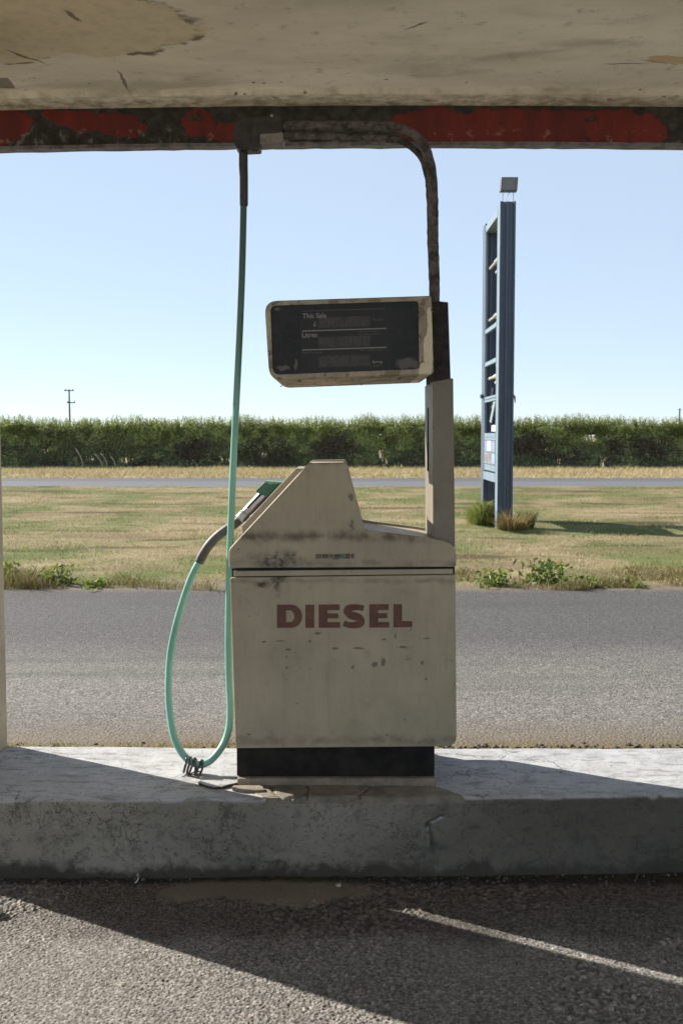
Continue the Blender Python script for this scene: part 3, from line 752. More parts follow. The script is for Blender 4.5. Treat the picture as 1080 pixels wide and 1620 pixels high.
# --- DIESEL in heavy wide capitals
def mat_letter():
    n = NT('oxide_red_letter'); a = n.noise(30, 5, .65); e = n.noise(140, 4, .7)
    c = n.mix(n.step(a, .3, .7), (.155, .064, .044), (.11, .044, .032)); c = n.mix(n.m('MULTIPLY', n.step(e, .60, .70), .7), c, (.28, .22, .16))
    return n.end(n.bsdf(c, .5, normal=n.bump(e, .1, .0006), spec=.4))
M_LET = mat_letter()
def arc(cx, cy, rx, ry, a0, a1, k=12):
    return [(cx + rx * math.cos(R(a0 + (a1 - a0) * i / k)), cy + ry * math.sin(R(a0 + (a1 - a0) * i / k))) for i in range(k + 1)]
def letters():
    T, B = 956.6, 993.4
    out = []
    # D: outer then inner walked as one band
    o = [(438, T), (458, T)] + arc(460, 975, 18, 18.4, -90, 90) + [(458, B), (438, B)]
    i = [(452.5, B - 9), (458, B - 9)] + arc(458, 975, 7.5, 9.4, 90, -90) + [(458, T + 9), (452.5, T + 9)]
    out.append(('D', o, i[::-1]))
    out.append(('I', [(483, T), (497, T), (497, B - .2), (483, B)], None))
    def E(x0, x1, d=0):
        m0 = x0 + 14
        return [(x0, T - d), (x1 - 1, T - d - .2), (x1 - 1, T + 9 - d), (m0, T + 9 - d), (m0, 970.6 - d), (x1 - 3, 970.6 - d), (x1 - 3, 978.6 - d), (m0, 978.6 - d), (m0, B - 9 - d), (x1, B - 9 - d), (x1, B - d), (x0, B - d)]
    out.append(('E', E(504, 538, .2), None))
    # S as a swept band
    cl = smooth_path([(575, 962.5, 0), (568, 961, 0), (559, 960.8, 0), (551.2, 963.2, 0), (549.2, 968.2, 0), (553, 972.6, 0), (560, 974.6, 0), (567.5, 976.8, 0), (570.8, 981.4, 0), (568.4, 986.8, 0), (560, 989, 0), (551, 988.6, 0), (543.5, 986, 0)], 5)
    L_, R_ = [], []
    for k, p in enumerate(cl):
        t = (cl[min(k + 1, len(cl) - 1)] - cl[max(k - 1, 0)]).normalized(); f = k / (len(cl) - 1)
        wd = 4.5 + 1.6 * math.exp(-((f - .27) / .1) ** 2) + 2.0 * math.exp(-((f - .5) / .1) ** 2) + 1.6 * math.exp(-((f - .73) / .1) ** 2)
        nx, ny = -t.y, t.x
        L_.append((p.x + nx * wd, p.y + ny * wd)); R_.append((p.x - nx * wd, p.y - ny * wd))
    out.append(('S', L_, R_))
    out.append(('E', E(584, 615.5, .5), None))
    out.append(('L', [(622, T - .8), (635.5, T - .8), (635.5, B - 10 - .8), (652, B - 10 - .8), (651.6, B - 1.2), (622, B - .8)], None))
    return out
for nm, o, i in letters():
    mb = NB(); y0, y1 = YF - .0011, YF + .0004
    if i is None:
        mb.pxprism(round_poly(o, .9, 2), y0, y1)
    elif nm == 'D':
        # resample both loops by the same count
        def res(pl, k=64):
            pts = [Vector(p) for p in pl] + [Vector(pl[0])]; d = [0]
            for a, b in zip(pts[:-1], pts[1:]): d.append(d[-1] + (b - a).length)
            r = []
            for q in range(k):
                t = d[-1] * q / k; j = max(jj for jj in range(len(d)) if d[jj] <= t + 1e-9); j = min(j, len(pts) - 2)
                f = (t - d[j]) / max(d[j + 1] - d[j], 1e-9); r.append(pts[j] * (1 - f) + pts[j + 1] * f)
            return r
        # bridge corner-matched: outer and inner share the same angular order, so cut by angle about the counter
        cx, cy = 457, 975
        def hit(pl, ang):
            dx_, dy_ = math.cos(ang), math.sin(ang); best_ = None
            for a, b in zip(pl, pl[1:] + pl[:1]):
                ex, ey = b[0] - a[0], b[1] - a[1]; den = dx_ * ey - dy_ * ex
                if abs(den) < 1e-9: continue
                t = ((a[0] - cx) * ey - (a[1] - cy) * ex) / den; u = ((a[0] - cx) * dy_ - (a[1] - cy) * dx_) / den
                if t > 0 and -1e-6 <= u <= 1 + 1e-6 and (best_ is None or t > best_): best_ = t
            return (cx + dx_ * best_, cy + dy_ * best_)
        angs = sorted(set([2 * math.pi * q / 72 - math.pi for q in range(72)] + [math.atan2(b - cy, a - cx) for a, b in o + i if a < 456]))
        oo = [hit(o, a) for a in angs]; ii = [hit(i, a) for a in angs]; k = len(angs)
        vs = [P(a, b, y0) for a, b in oo] + [P(a, b, y0) for a, b in ii]
        vs += [Vector((v.x, y1, v.z)) for v in vs]
        fs = []
        for q in range(k):
            r_ = (q + 1) % k
            fs += [(q, r_, k + r_, k + q), (q, 2 * k + q, 2 * k + r_, r_), (k + q, k + r_, 3 * k + r_, 3 * k + q)]
        mb.add(vs, fs)
    else:
        k = len(o); vs = [P(a, b, y0) for a, b in o] + [P(a, b, y0) for a, b in i]; vs += [Vector((v.x, y1, v.z)) for v in vs]
        fs = [(q, q + 1, k + q + 1, k + q) for q in range(k - 1)] + [(q, 2 * k + q, 2 * k + q + 1, q + 1) for q in range(k - 1)] + [(k + q, k + q + 1, 3 * k + q + 1, 3 * k + q) for q in range(k - 1)]
        fs += [(0, k, 3 * k, 2 * k), (k - 1, 3 * k - 1, 4 * k - 1, 2 * k - 1)]
        mb.add(vs, fs)
    mb.build('letter', M_LET, panel)

# --- post: grey lower leg with a slot, sooty upper leg behind the display
yp, yq = 3.212, 3.50
mb = NB(); mb.pxprism([(683.5, 604), (716.5, 598), (719.5, 866), (684.5, 866)], yp, yq, 1.5, 2); post = mb.build('post', M_POST, pump, bevel=.003)
sx = P(684, 700, yp).x
mb = NB(); mb.box((sx - .004, 3.36, P(675, 745, 3.37).z), (sx + .01, 3.368, P(675, 645, 3.37).z)); mb.build('post_slot', M_GAP, post)
mb = NB(); mb.pxprism([(684, 478), (694, 476.5), (708.5, 478), (712.5, 600), (684.5, 604)], yp + .008, yq - .02, 1.2, 2); up = mb.build('upper_post', M_SOOT, pump, bevel=.003)

# --- display head
yd0, yd1 = 3.13, 3.63
DF = [(418, 476), (682, 467.5), (686, 592), (426, 602)]
DR = [20, 4, 6, 22]
dfr = [P(a, b, yd0) for a, b in round_poly(DF, DR, 6)]
ctr = sum(dfr, Vector()) / len(dfr)
def mat_head():
    n = NT('flaking_cream_head'); v = n.obj(); a = n.noise(10, 6, .65); b = n.noise(45, 6, .7); f = n.noise(200, 3)
    c = n.mix(n.step(a, .35, .65), (.46, .40, .305), (.30, .255, .19))
    chip = n.step(n.noise(16, 6, .62), .545, .575); c = n.mix(n.m('MULTIPLY', chip, .75), c, (.20, .15, .105))
    c = n.mix(n.m('MULTIPLY', n.step(b, .54, .68), .75), c, (.06, .047, .034))
    # a peeled strip on the right-hand end of the bezel, pale plastic below
    q = n.ellipses(n.warp(v, 18, .012, 5), [ell(680, 520, 5, 34, yd0), ell(677, 560, 8, 30, yd0), ell(672, 585, 10, 12, yd0)])
    c = n.mix(n.step(q, 1.03, .97), c, (.70, .61, .45))
    return n.end(n.bsdf(c, .7, normal=n.bump(n.m('ADD', chip, n.m('MULTIPLY', b, .4)), .55, .004), spec=.3))
M_HEAD = mat_head()
def inset(p, k, y): q = ctr + (p - ctr) * 1.0; return Vector((ctr.x + (p.x - ctr.x) * k[0], y, ctr.z + (p.z - ctr.z) * k[1]))
mb = NB(); rings = [(yd0 + .012, (1, 1)), (yd0 + .006, (1, 1)), (yd0, (.985, .975))]
ring = [[inset(p, k, y) for p in dfr] for y, k in rings]
gl = [(427.5, 483.5), (661.5, 476), (663, 584), (431.5, 593)]
gp = round_poly(gl, [10, 6, 7, 12], 6); gfr = [P(a, b, yd0) for a, b in gp]
nn = len(dfr)
seq = [[Vector((p.x, yd1, p.z)) for p in dfr], [Vector((p.x, yd1 - .02, p.z)) for p in dfr]] + ring + [gfr, [Vector((p.x, yd0 + .007, p.z)) for p in gfr]]
vs = [v for r_ in seq for v in r_]
fs = [(a * nn + k, a * nn + (k + 1) % nn, (a + 1) * nn + (k + 1) % nn, (a + 1) * nn + k) for a in range(len(seq) - 1) for k in range(nn)]
fs += [tuple(range(nn)), tuple((len(seq) - 1) * nn + k for k in range(nn - 1, -1, -1))]
mb.add(vs, fs); head = mb.build('display_head', M_HEAD, pump)
# ragged flakes of old paint hanging from the underside and the torn right edge
for k in range(30):
    if k < 20: p = P(438 + k * 11.6 + random.uniform(-4, 4), 600, yd0); base = Vector((p.x, random.uniform(yd0 + .02, yd1 - .05), P(540, 597.4, yd0).z + (p.x - ctr.x) * .038))
    else: base = Vector((P(685.0, 0, yd0).x, random.uniform(yd0 + .006, yd0 + .05), P(0, random.uniform(480, 590), yd0).z))
    r = random.uniform(.003, .010); dn = Vector((0, 0, -1)) if k < 20 else Vector((1, 0, 0)); tx = Vector((1, .3, 0)) if k < 20 else Vector((0, .4, 1))
    mb = NB(); mb.add([base - tx * r - dn * .002, base + tx * r * .8 - dn * .002, base + dn * r * random.uniform(.5, 1.1) + tx * random.uniform(-r, r) * .5, base + Vector((0, .004, 0)) + dn * r * .3],
                      [(0, 1, 2), (0, 2, 3), (1, 3, 2), (0, 3, 1)]); mb.build('paint_flake', M_HEAD, head)
# face: dusty dark glass, printed dial, three counter windows
def mat_glass():
    n = NT('dusty_dark_glass'); v = n.obj(); a = n.noise(14, 6, .7); b = n.noise(110, 4, .75); s_ = n.noise(7, 5, .65, n.map((3, 1, .6)))
    c = n.mix(n.step(a, .35, .7), (.010, .011, .014), (.024, .025, .030)); c = n.mix(n.m('MULTIPLY', n.step(b, .5, .75), .5), c, (.045, .045, .05))
    c = n.mix(n.m('MULTIPLY', n.step(s_, .56, .75), .35), c, (.07, .065, .062))
    q = n.ellipses(n.warp(v, 30, .02, 6), [ell(645, 575, 22, 10, yd0), ell(468, 578, 3, 9, yd0), ell(446, 580, 10, 5, yd0), ell(438, 486, 8, 4, yd0)])
    c = n.mix(n.m('MULTIPLY', n.step(q, 1.1, .6), .6), c, (.17, .155, .145))
    return n.end(n.bsdf(c, n.m('ADD', .35, n.m('MULTIPLY', a, .3)), normal=n.bump(b, .08, .001), spec=.35))
yg = yd0 + .0045
mb = NB(); mb.pxprism(gp, yg, yg + .004); glass = mb.build('display_glass', mat_glass(), head)
def tilt(x): return -(x - 545) * .0325
M_DIAL = flat('dial_black', (.012, .012, .015), .5); M_WIN = flat('counter_window', (.055, .051, .048), .5, var=.5, sc=45)
M_DIG = flat('counter_digit', (.078, .073, .069), .5, var=.5, sc=120); M_PRINT = flat('dial_print', (.30, .29, .28), .6, var=.45, sc=250); M_PRINT2 = flat('dial_print_dim', (.12, .115, .115), .6, var=.5, sc=250)
def quad(mb, x0, y0, x1, y1, y):
    mb.pxprism([(x0, y0 + tilt(x0)), (x1, y0 + tilt(x1)), (x1, y1 + tilt(x1)), (x0, y1 + tilt(x0))], y, y + .0005)
mb = NB(); quad(mb, 475, 487, 619, 588, yg - .0006); dial = mb.build('dial', M_DIAL, head)
for (a, b, c_) in ((478, 609, 490.2), (478, 611, 521.6), (478, 611, 551.6)):
    mb = NB(); quad(mb, a, c_ - (.45 if c_ < 500 else .9), b, c_ + (.45 if c_ < 500 else .9), yg - .0012); mb.build('dial_line', M_PRINT2 if c_ < 500 else M_PRINT, dial)
SEG = {'a': (0, 0, 1, .12), 'g': (0, .45, 1, .56), 'd': (0, .88, 1, 1), 'f': (0, 0, .2, .5), 'b': (.8, 0, 1, .5), 'e': (0, .5, .2, 1), 'c': (.8, .5, 1, 1)}
for (x0, y0, x1, y1, nd, dots) in ((503, 501, 585, 517.5, 6, (3,)), (503, 532, 586, 549, 6, (4,)), (503.5, 562, 586, 580, 5, (3,))):
    mb = NB(); quad(mb, x0, y0, x1, y1, yg - .0012); win = mb.build('counter_window', M_WIN, dial)
    mb = NB(); w_ = (x1 - x0) / nd
    for k in range(nd):
        a0 = x0 + w_ * k + w_ * .22; wd = w_ * .56; hh_ = (y1 - y0) * .66; t0 = y0 + (y1 - y0) * .17
        for s_, (u0, v0, u1, v1) in SEG.items():
            if random.random() < .03: continue
            quad(mb, a0 + wd * u0, t0 + hh_ * v0, a0 + wd * u1, t0 + hh_ * v1, yg - .0012 - .0006 - .00002 * len(s_) - .00003 * ord(s_) / 100)
    mb.build('counter_digit', M_DIG, dial)

def text(body, px, py, hpx, mat, y, parent, name='dial_lettering', bold=0.0, squeeze=1.0):
    cu = bpy.data.curves.new(name, 'FONT'); cu.body = body; cu.size = 1; cu.offset = bold; cu.extrude = .012
    to = bpy.data.objects.new(name, cu); COL.objects.link(to)
    dg = bpy.context.evaluated_depsgraph_get(); me = bpy.data.meshes.new_from_object(to.evaluated_get(dg))
    bpy.data.objects.remove(to)
    s_ = hpx / .70 * y / F
    o_ = P(px, py + tilt(px), y); al = .0325
    M_ = Matrix.Translation(o_ - PB) @ Matrix.Rotation(-al, 4, 'Y') @ Matrix.Rotation(math.pi / 2, 4, 'X') @ Matrix.Diagonal((s_ * squeeze, s_, s_ * .05 * 5, 1))
    me.transform(M_); me.name = name
    me.materials.clear(); me.materials.append(mat)
    ob = bpy.data.objects.new(name, me); COL.objects.link(ob); ob.parent = parent; return ob
yt = yg - .0013
text('This Sale', 478.5, 501.5, 7.4, M_PRINT, yt, dial, bold=.018)
text('£', 495.5, 514.2, 6.6, M_PRINT, yt, dial, bold=.02)
text('Litres', 477.5, 531.8, 7.4, M_PRINT, yt, dial, bold=.018)
text('Price Per Litre', 478.5, 557.2, 3.0, M_PRINT2, yt, dial, bold=.02, squeeze=1.2)
text('Pence', 589, 509.5, 5.0, M_PRINT2, yt, dial, squeeze=1.0)
text('Minimum Delivery 2 Litres', 569.5, 556.2, 2.5, M_PRINT2, yt, dial, bold=.02, squeeze=.93)
text('This Sale Indicator is', 567, 526.6, 2.4, M_PRINT2, yt, dial, bold=.02, squeeze=1.18)
text('Zero Before Delivery', 567, 530.8, 2.4, M_PRINT2, yt, dial, bold=.02, squeeze=1.18)
text('Avery', 588.5, 576.4, 4.6, M_PRINT, yt, dial, bold=.03)
text('Hardoll', 589, 581.6, 3.2, M_PRINT2, yt, dial, bold=.02, squeeze=.95)

# --- arm: two lumpy, foam-lagged pipes curving from the post to the swivel
def mat_pipe():
    n = NT('crumbling_lagging'); a = n.noise(28, 6, .7); b = n.noise(110, 4, .7)
    c = n.mix(n.step(a, .38, .62), (.042, .038, .037), (.15, .128, .122)); c = n.mix(n.m('MULTIPLY', n.step(b, .57, .7), .6), c, (.32, .27, .25))
    return n.end(n.bsdf(c, .75, normal=n.bump(n.m('ADD', a, b), .8, .006), spec=.35))
M_PIPE = mat_pipe()
def lumpy(pts, r, amp, seed, name, parent, sides=14, n=10):
    cp = smooth_path(pts, n); random.seed(seed)
    rad = [r * (1 + amp * (fbm(np.array([k * .35]), np.array([seed]), seed, 3)[0] - .5) * 2 + random.uniform(-amp, amp) * .35) for k in range(len(cp))]
    mb = NB(); mb.tube(cp, rad, sides); ob = mb.build(name, M_PIPE, parent, smooth=True)
    for v in ob.data.vertices:
        q = v.co * 60; v.co += v.normal * r * amp * .8 * (math.sin(q.x * 1.7 + q.z) * math.sin(q.z * 1.3 + q.y * 2) + .5 * math.sin(q.z * 3.1 + q.x * 2.3))
    return ob
A = lambda x, y, d=YH - .01: P(x, y, d)
arm = lumpy([A(687.5, 492), A(687, 440), A(686, 390), A(685, 330), A(683.8, 290), A(679, 255), A(668, 228), A(648, 210), A(622, 202), A(590, 200), A(540, 199.5), A(490, 199.5), A(446, 199.5)],
            7.8 * YH / F, .055, 3, 'delivery_pipe', pump)
lumpy([A(684, 494, 3.42), A(683, 440, 3.42), A(681, 380, 3.42), A(679.5, 320, 3.41), A(677, 285, 3.40), A(669, 255, 3.39), A(655, 236, 3.38), A(632, 223, 3.37), A(600, 219, 3.365), A(550, 217, 3.36), A(500, 215, 3.36), A(446, 214, 3.36)],
      5.4 * YH / F, .09, 5, 'vapour_pipe', pump)
# --- swivel casting at the end of the arm
M_CAST = simple('black_casting', (.014, .013, .012), .40, col2=(.045, .040, .035), sc=35, bump=.5)
mb = NB(); mb.pxprism([(371, 238), (369.5, 196), (384, 186), (446, 182), (447, 209), (412, 211), (412, 236)], YH - .03, YH + .03, [14, 16, 8, 4, 2, 2, 4]); sw = mb.build('swivel', M_CAST, pump, bevel=.006, seg=3)
mb = NB(); mb.pxprism([(411, 211), (448, 208.5), (449, 226.5), (411, 229)], YH - .035, YH + .03, 2, 2); mb.build('coupling', simple('grey_alloy', (.26, .235, .215), .5, .6, sc=50), sw, bevel=.003)
mb = NB(); c0 = P(403.5, 236, YH - .02); mb.tube([c0 + Vector((0, 0, .004)), c0 - Vector((0, 0, .009))], 5 * YH / F, 6); mb.build('bolt', M_CAST, sw, bevel=.001)
mb = NB(); c0 = P(430, 183, YH - .03); mb.tube([c0 + Vector((0, 0, -.004)), c0 + Vector((0, 0, .003))], 2 * YH / F, 8); mb.build('rivet', simple('bare_rivet', (.35, .33, .3), .5, .3), sw)

# --- hose: one long loop from the swivel down to the island and back up to the nozzle
H_ = lambda x, y, d=YH: P(x, y, d)
YN = 3.412                                           # nozzle, boot and rising strand lie a hose's width behind the drop
hp = [H_(385.5, 300), H_(385.2, 335), H_(383, 430), H_(379.5, 520), H_(375.2, 610, 3.368), H_(371.2, 690, 3.366), H_(368, 760, 3.364), H_(365.4, 830, 3.364), H_(363.3, 900, 3.366), H_(362, 960, 3.370), H_(361.5, 1020, 3.375),
      H_(362.5, 1075, 3.38), H_(364.3, 1115, 3.383), H_(363.2, 1145, 3.378), H_(356, 1172, 3.36), H_(343, 1193, 3.335), H_(329, 1206, 3.32), H_(313, 1209.5, 3.315), H_(297, 1201, 3.32), H_(284, 1185, 3.335), H_(274, 1160, 3.355),
      H_(268, 1120, 3.38), H_(266.8, 1080, 3.395), H_(269, 1040, YN), H_(276, 1000, YN), H_(288, 956, YN), H_(301, 918, YN), H_(313, 893, YN), H_(324, 876, YN)]
def mat_hose_grime_shade():
    n = NT('grimy_shaded_green_hose'); a = n.noise(6, 5, .6); b = n.noise(60, 5, .7)
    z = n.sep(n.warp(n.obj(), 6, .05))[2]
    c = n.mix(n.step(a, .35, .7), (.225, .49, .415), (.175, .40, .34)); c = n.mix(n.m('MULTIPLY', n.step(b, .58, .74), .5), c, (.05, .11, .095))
    c = n.mix(n.m('MULTIPLY', n.step(z, LP(0, 700, YH).z, LP(0, 400, YH).z), .9), c, (.040, .068, .062))      # canopy shade painted into the upper run
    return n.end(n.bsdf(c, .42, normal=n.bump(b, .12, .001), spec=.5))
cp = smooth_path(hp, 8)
mb = NB(); mb.tube(cp, [(.0100 + .0015 * min(1, k / 90)) for k in range(len(cp))], 16); hose = mb.build('hose', mat_hose_grime_shade(), pump, smooth=True)
M_RUB = simple('black_rubber', (.030, .029, .029), .6, col2=(.062, .056, .055), sc=30)
M_RUB2 = simple('grey_rubber', (.060, .060, .058), .55, col2=(.11, .105, .10), sc=30)
mb = NB(); q = [H_(385.5, 232), H_(385, 240), H_(385, 262), H_(385.8, 280), H_(385.9, 322), H_(385.8, 326)]; rr_ = [.0115, .0135, .0137, .0128, .0128, .0118]
mb.tube(q, rr_, 16); mb.build('hose_sleeve', M_RUB, hose, smooth=True)
q = smooth_path([H_(315, 890, YN), H_(322, 876, YN), H_(332, 861, YN), H_(344, 848.5, YN), H_(357, 838.5, YN), H_(370, 830, YN), H_(381, 821, YN)], 6)
mb = NB(); mb.tube(q, [.0148] * 3 + [.0152] * (len(q) - 6) + [.0145] * 3, 16); mb.build('hose_sleeve', M_RUB2, hose, smooth=True)
# wire and cable-tie bundle at the lowest point
random.seed(9)
ctr_h = H_(309, 1208, 3.316); tdir = (H_(321, 1209, 3.318) - H_(300, 1203, 3.318)).normalized()
mb = NB()
for k in range(6):
    c0 = ctr_h + tdir * (-.028 + k * .0105); lp = []
    sway = random.uniform(-.006, .006)
    for a in range(0, 17):
        th = 2 * math.pi * a / 16 + math.pi / 2
        dz = math.sin(th); e = .0165 if dz > 0 else .0165 + .024 * (-dz) * (.8 + .1 * k)
        lp.append(c0 + Vector((sway * (-dz) - .010 * max(0, -dz) + tdir.x * .002 * a / 16, math.cos(th) * .017, dz * e - .0015)))
    lp = [Vector((p.x, p.y, max(p.z, ZI + .0035))) for p in lp]
    mb.tube(lp, .0030, 7, cap=True)
for k in range(4):
    a = ctr_h + Vector((random.uniform(-.02, .02), -.012, -.02)); mb.tube(smooth_path([a, a + Vector((random.uniform(-.02, .02), -.008, -.008)), a + Vector((random.uniform(-.03, .02), -.014, -.016))], 3), .0022, 6)
for v in mb.v:
    v.z = max(v.z, .0018)
mb.build('wire_wrap', simple('oily_wire', (.045, .042, .038), .38, .55, col2=(.16, .145, .125), sc=90), hose, smooth=True)

# --- nozzle lying on the shelf
M_CHROME = simple('worn_alloy', (.60, .59, .60), .30, .75, col2=(.38, .37, .38), sc=40, bump=.15)
ax0, ax1 = H_(379, 822, YN), H_(424, 776, YN)
mb = NB(); L_ = (ax1 - ax0)
mb.tube([ax0 + L_ * t for t in (0, .02, .22, .23, .30, .55, .85, 1.0)], [.015, .018, .018, .0150, .0165, .0175, .0180, .0160], 18); noz = mb.build('nozzle', M_CHROME, pump, smooth=False, bevel=.0012)
for p in noz.data.polygons: p.use_smooth = len(p.vertices) == 4
mb = NB(); mb.tube([ax0 + L_ * t for t in (.03, .20)], .0190, 6); mb.build('swivel_nut', M_CHROME, noz, bevel=.001)
off = Vector((-.006, -.016, .006))
mb = NB(); mb.tube([ax0 + L_ * .36 + off, ax0 + L_ * .6 + off, ax0 + L_ * .9 + off], .0040, 8); mb.build('lever', M_RUB, noz, smooth=True)
mb = NB(); y0, y1 = YN - .03, YN + .03
fr = [(404.8, 776), (419.5, 761.8), (428, 764.5), (440, 763.2), (446, 763.5), (424, 787), (407, 779.5)]
mb.pxprism(fr, y0, y1, 1.2, 2)
mb.build('splash_guard', simple('scuffed_green_plastic', (.045, .165, .095), .45, col2=(.024, .095, .056), sc=28, bump=.35), noz, bevel=.003)
mb = NB(); mb.pxprism([(418.5, 761), (447, 762.6), (446.5, 764.6), (427, 766.5), (420, 764)], y0 - .004, y1 + .003, .6, 2); mb.build('guard_rim', simple('pale_green_plastic', (.20, .36, .25), .5, sc=40), noz, bevel=.001)
random.seed(21)
# ================================================================== VEGETATION MATERIALS
def mat_leaf(name, trans=.35, rough=.6, spec=.3):
    n = NT(name); c = n.attr('Col')
    d = n.bsdf(c, rough, spec=spec)
    t = n.node('ShaderNodeBsdfTranslucent', {'Color': n.mix(.35, c, (.30, .34, .06))}).outputs[0]
    return n.end(n.node('ShaderNodeMixShader', {0: trans, 1: d, 2: t}).outputs[0])
M_BLADE = mat_leaf('grass_blade', .30); M_DRY = mat_leaf('dry_blade', .25, .7, .2); M_LEAF = mat_leaf('leaf', .45, .50, .35)

def blades(name, pos, h, w, az, lean, col, mat, parent=None, loc=(0, 0, 0), segs=1):
    """triangular blades; segs=2 gives a bent blade. lean = horizontal reach / height, az = direction of lean"""
    n = len(pos); rx = RNG.uniform(0, 2 * np.pi, n)
    wx, wy = np.cos(rx) * w / 2, np.sin(rx) * w / 2
    dx_, dy_ = np.cos(az) * lean * h, np.sin(az) * lean * h
    o = np.array(loc)
    b0 = pos + np.stack([-wx, -wy, np.zeros(n)], 1); b1 = pos + np.stack([wx, wy, np.zeros(n)], 1)
    tip = pos + np.stack([dx_, dy_, h], 1)
    if segs == 1:
        V = np.stack([b0, b1, tip], 1).reshape(-1, 3); Fc = np.arange(3 * n).reshape(n, 3); C = np.repeat(col, 3, 0)
    else:
        mid = pos + np.stack([dx_ * .32, dy_ * .32, h * .6], 1)
        m0 = mid + np.stack([-wx, -wy, np.zeros(n)], 1) * .75; m1 = mid + np.stack([wx, wy, np.zeros(n)], 1) * .75
        V = np.stack([b0, b1, m0, m1, tip], 1).reshape(-1, 3)
        k = np.arange(n)[:, None] * 5
        Fc = np.concatenate([k + [0, 1, 3], k + [0, 3, 2], k + [2, 3, 4]], 1).reshape(-1, 3); C = np.repeat(col, 5, 0)
    return np_mesh(name, V - o, Fc, mat, col=C, loc=loc, parent=parent)

def leaves(ctr, size, aspect, col, up=.0, face=0.0):
    """diamond leaves -> V, F, C"""
    n = len(ctr); nv = np.array([-.25, -.80, .55])
    d = RNG.normal(size=(n, 3)); d[:, 2] += up; d -= face * (d @ nv)[:, None] * nv; d /= np.linalg.norm(d, axis=1)[:, None]
    e = RNG.normal(size=(n, 3)); e -= face * (e @ nv)[:, None] * nv; e -= d * (e * d).sum(1)[:, None]; e /= np.linalg.norm(e, axis=1)[:, None]
    s = np.asarray(size)[:, None]; a = np.asarray(aspect) if np.ndim(aspect) else aspect
    f = np.cross(d, e) * s * .12
    V = np.stack([ctr - d * s * .5, ctr + e * s * .5 * a + f, ctr + d * s * .5, ctr - e * s * .5 * a + f], 1).reshape(-1, 3)
    return V, np.arange(4 * n).reshape(n, 4), np.repeat(col, 4, 0)

def pick(cols, n, jit=.18):
    cols = np.array(cols); c = cols[RNG.integers(0, len(cols), n)]
    return c * (1 + RNG.uniform(-jit, jit, (n, 1)))

# ================================================================== LAWN BLADES, ROUGH EDGE, VERGE STRAW
N = 150000
u = RNG.random(N); y = 9.3 + (27.5 - 9.3) * u ** 1.0; x = RNG.uniform(-1, 1, N) * (1.6 + .40 * y)
keep = fbm(x * 1.7, y * 3.0, 141, 3) > .36; x, y = x[keep], y[keep]; n_ = len(x)
gf = np.clip(green(x, y) + RNG.normal(0, .22, n_), 0, 1)[:, None]
c = (STRAW * 1.15 * (1 - gf) + GRASS * gf) * RNG.uniform(.75, 1.25, (n_, 1))
tall = 1 + .7 * (fbm(x * 2, y * 2, 143, 3) > .60)
o = blades('lawn_grass', np.stack([x, y, lawn_z(x, y) - .004], 1), RNG.uniform(.012, .032, n_) * tall, RNG.uniform(.006, .014, n_), RNG.uniform(0, 6.28, n_), RNG.uniform(.3, 1.3, n_), c, M_BLADE)
tag(o, 'short patchy grass blades, straw and green, covering the lawn', 'grass', kind='stuff')

N = 46000
x = RNG.uniform(-5.5, 5.5, N); d = RNG.random(N) ** 1.6; y = 9.06 + d * 1.25 + .55 * (fbm(x * 1.1, x * 0, 151, 4) - .42)
dens = fbm(x * 1.4, y * .9, 153, 4); keep = dens + .10 * (1 - d) > RNG.uniform(.40, .72, N); x, y, d = x[keep], y[keep], d[keep]; n_ = len(x)
hk = np.clip((fbm(x * 1.1, y * .8, 155, 4) - .36) * 3.4, .10, 1.25) * (1 - .5 * d)
c = pick([(.34, .25, .14), (.38, .29, .18), (.25, .175, .115), (.19, .13, .09), (.28, .19, .10), (.22, .14, .08), (.16, .10, .06), (.20, .19, .07), (.13, .16, .045), (.15, .19, .055)], n_)
o = blades('dry_edge_grass', np.stack([x, y, lawn_z(x, y) - .01], 1), RNG.uniform(.05, .20, n_) * hk, RNG.uniform(.004, .009, n_), RNG.uniform(0, 6.28, n_), RNG.uniform(.2, 1.1, n_), c, M_DRY, segs=2)
tag(o, 'rough dry grass fringe along the edge of the forecourt', 'grass', kind='stuff')

N = 60000
x = RNG.uniform(-18, 18, N); y = 33.5 + 6.6 * RNG.random(N); e = np.clip((y - 33.3) / 1.0, 0, 1)
z = -.05 + e * .14 + .10 * e * (fbm(x * 1.1, y * 1.1, 71, 3) - .5) - .01
c = pick([(.52, .43, .26), (.58, .49, .31), (.46, .35, .19), (.50, .43, .28)], N)
o = blades('verge_straw', np.stack([x, y, z], 1), RNG.uniform(.06, .17, N) * (.6 + .9 * fbm(x * .9, y * 1.5, 161, 3)), RNG.uniform(.015, .03, N), RNG.uniform(0, 6.28, N), RNG.uniform(.5, 1.6, N), c, M_DRY)
tag(o, 'bleached straw grass standing on the verge under the hedge', 'grass', kind='stuff')

# leafy weeds growing out of the rough edge
def weed(px, py, wd, ht, nl, label, cols):
    b = G(px, py); b = Vector((b.x, max(b.y, 9.16), .0))
    t = empty('leafy_weed', b, label, 'weed', 'green weeds along the forecourt edge')
    pos = np.stack([RNG.normal(0, wd * .42, nl), RNG.normal(0, .09, nl), ht * RNG.random(nl) ** 1.2], 1)
    c = pick(cols, nl, .25)
    V, Fc, C = leaves(pos, RNG.uniform(.035, .085, nl), .5, c, up=.7); np_mesh('foliage', V, Fc, M_LEAF, col=C, parent=t)
    for k in range(9):
        mb = MB(); a = Vector((random.gauss(0, wd * .3), random.gauss(0, .06), -.01)); mb.tube([a, a + Vector((random.gauss(0, .03), random.gauss(0, .03), ht * .9))], [.003, .0015], 5); mb.build('stem', M_STEM, t)
M_STEM = simple('green_stem', (.14, .15, .05), .7)
W1 = [(.10, .17, .035), (.14, .22, .05), (.075, .12, .03), (.18, .22, .06)]
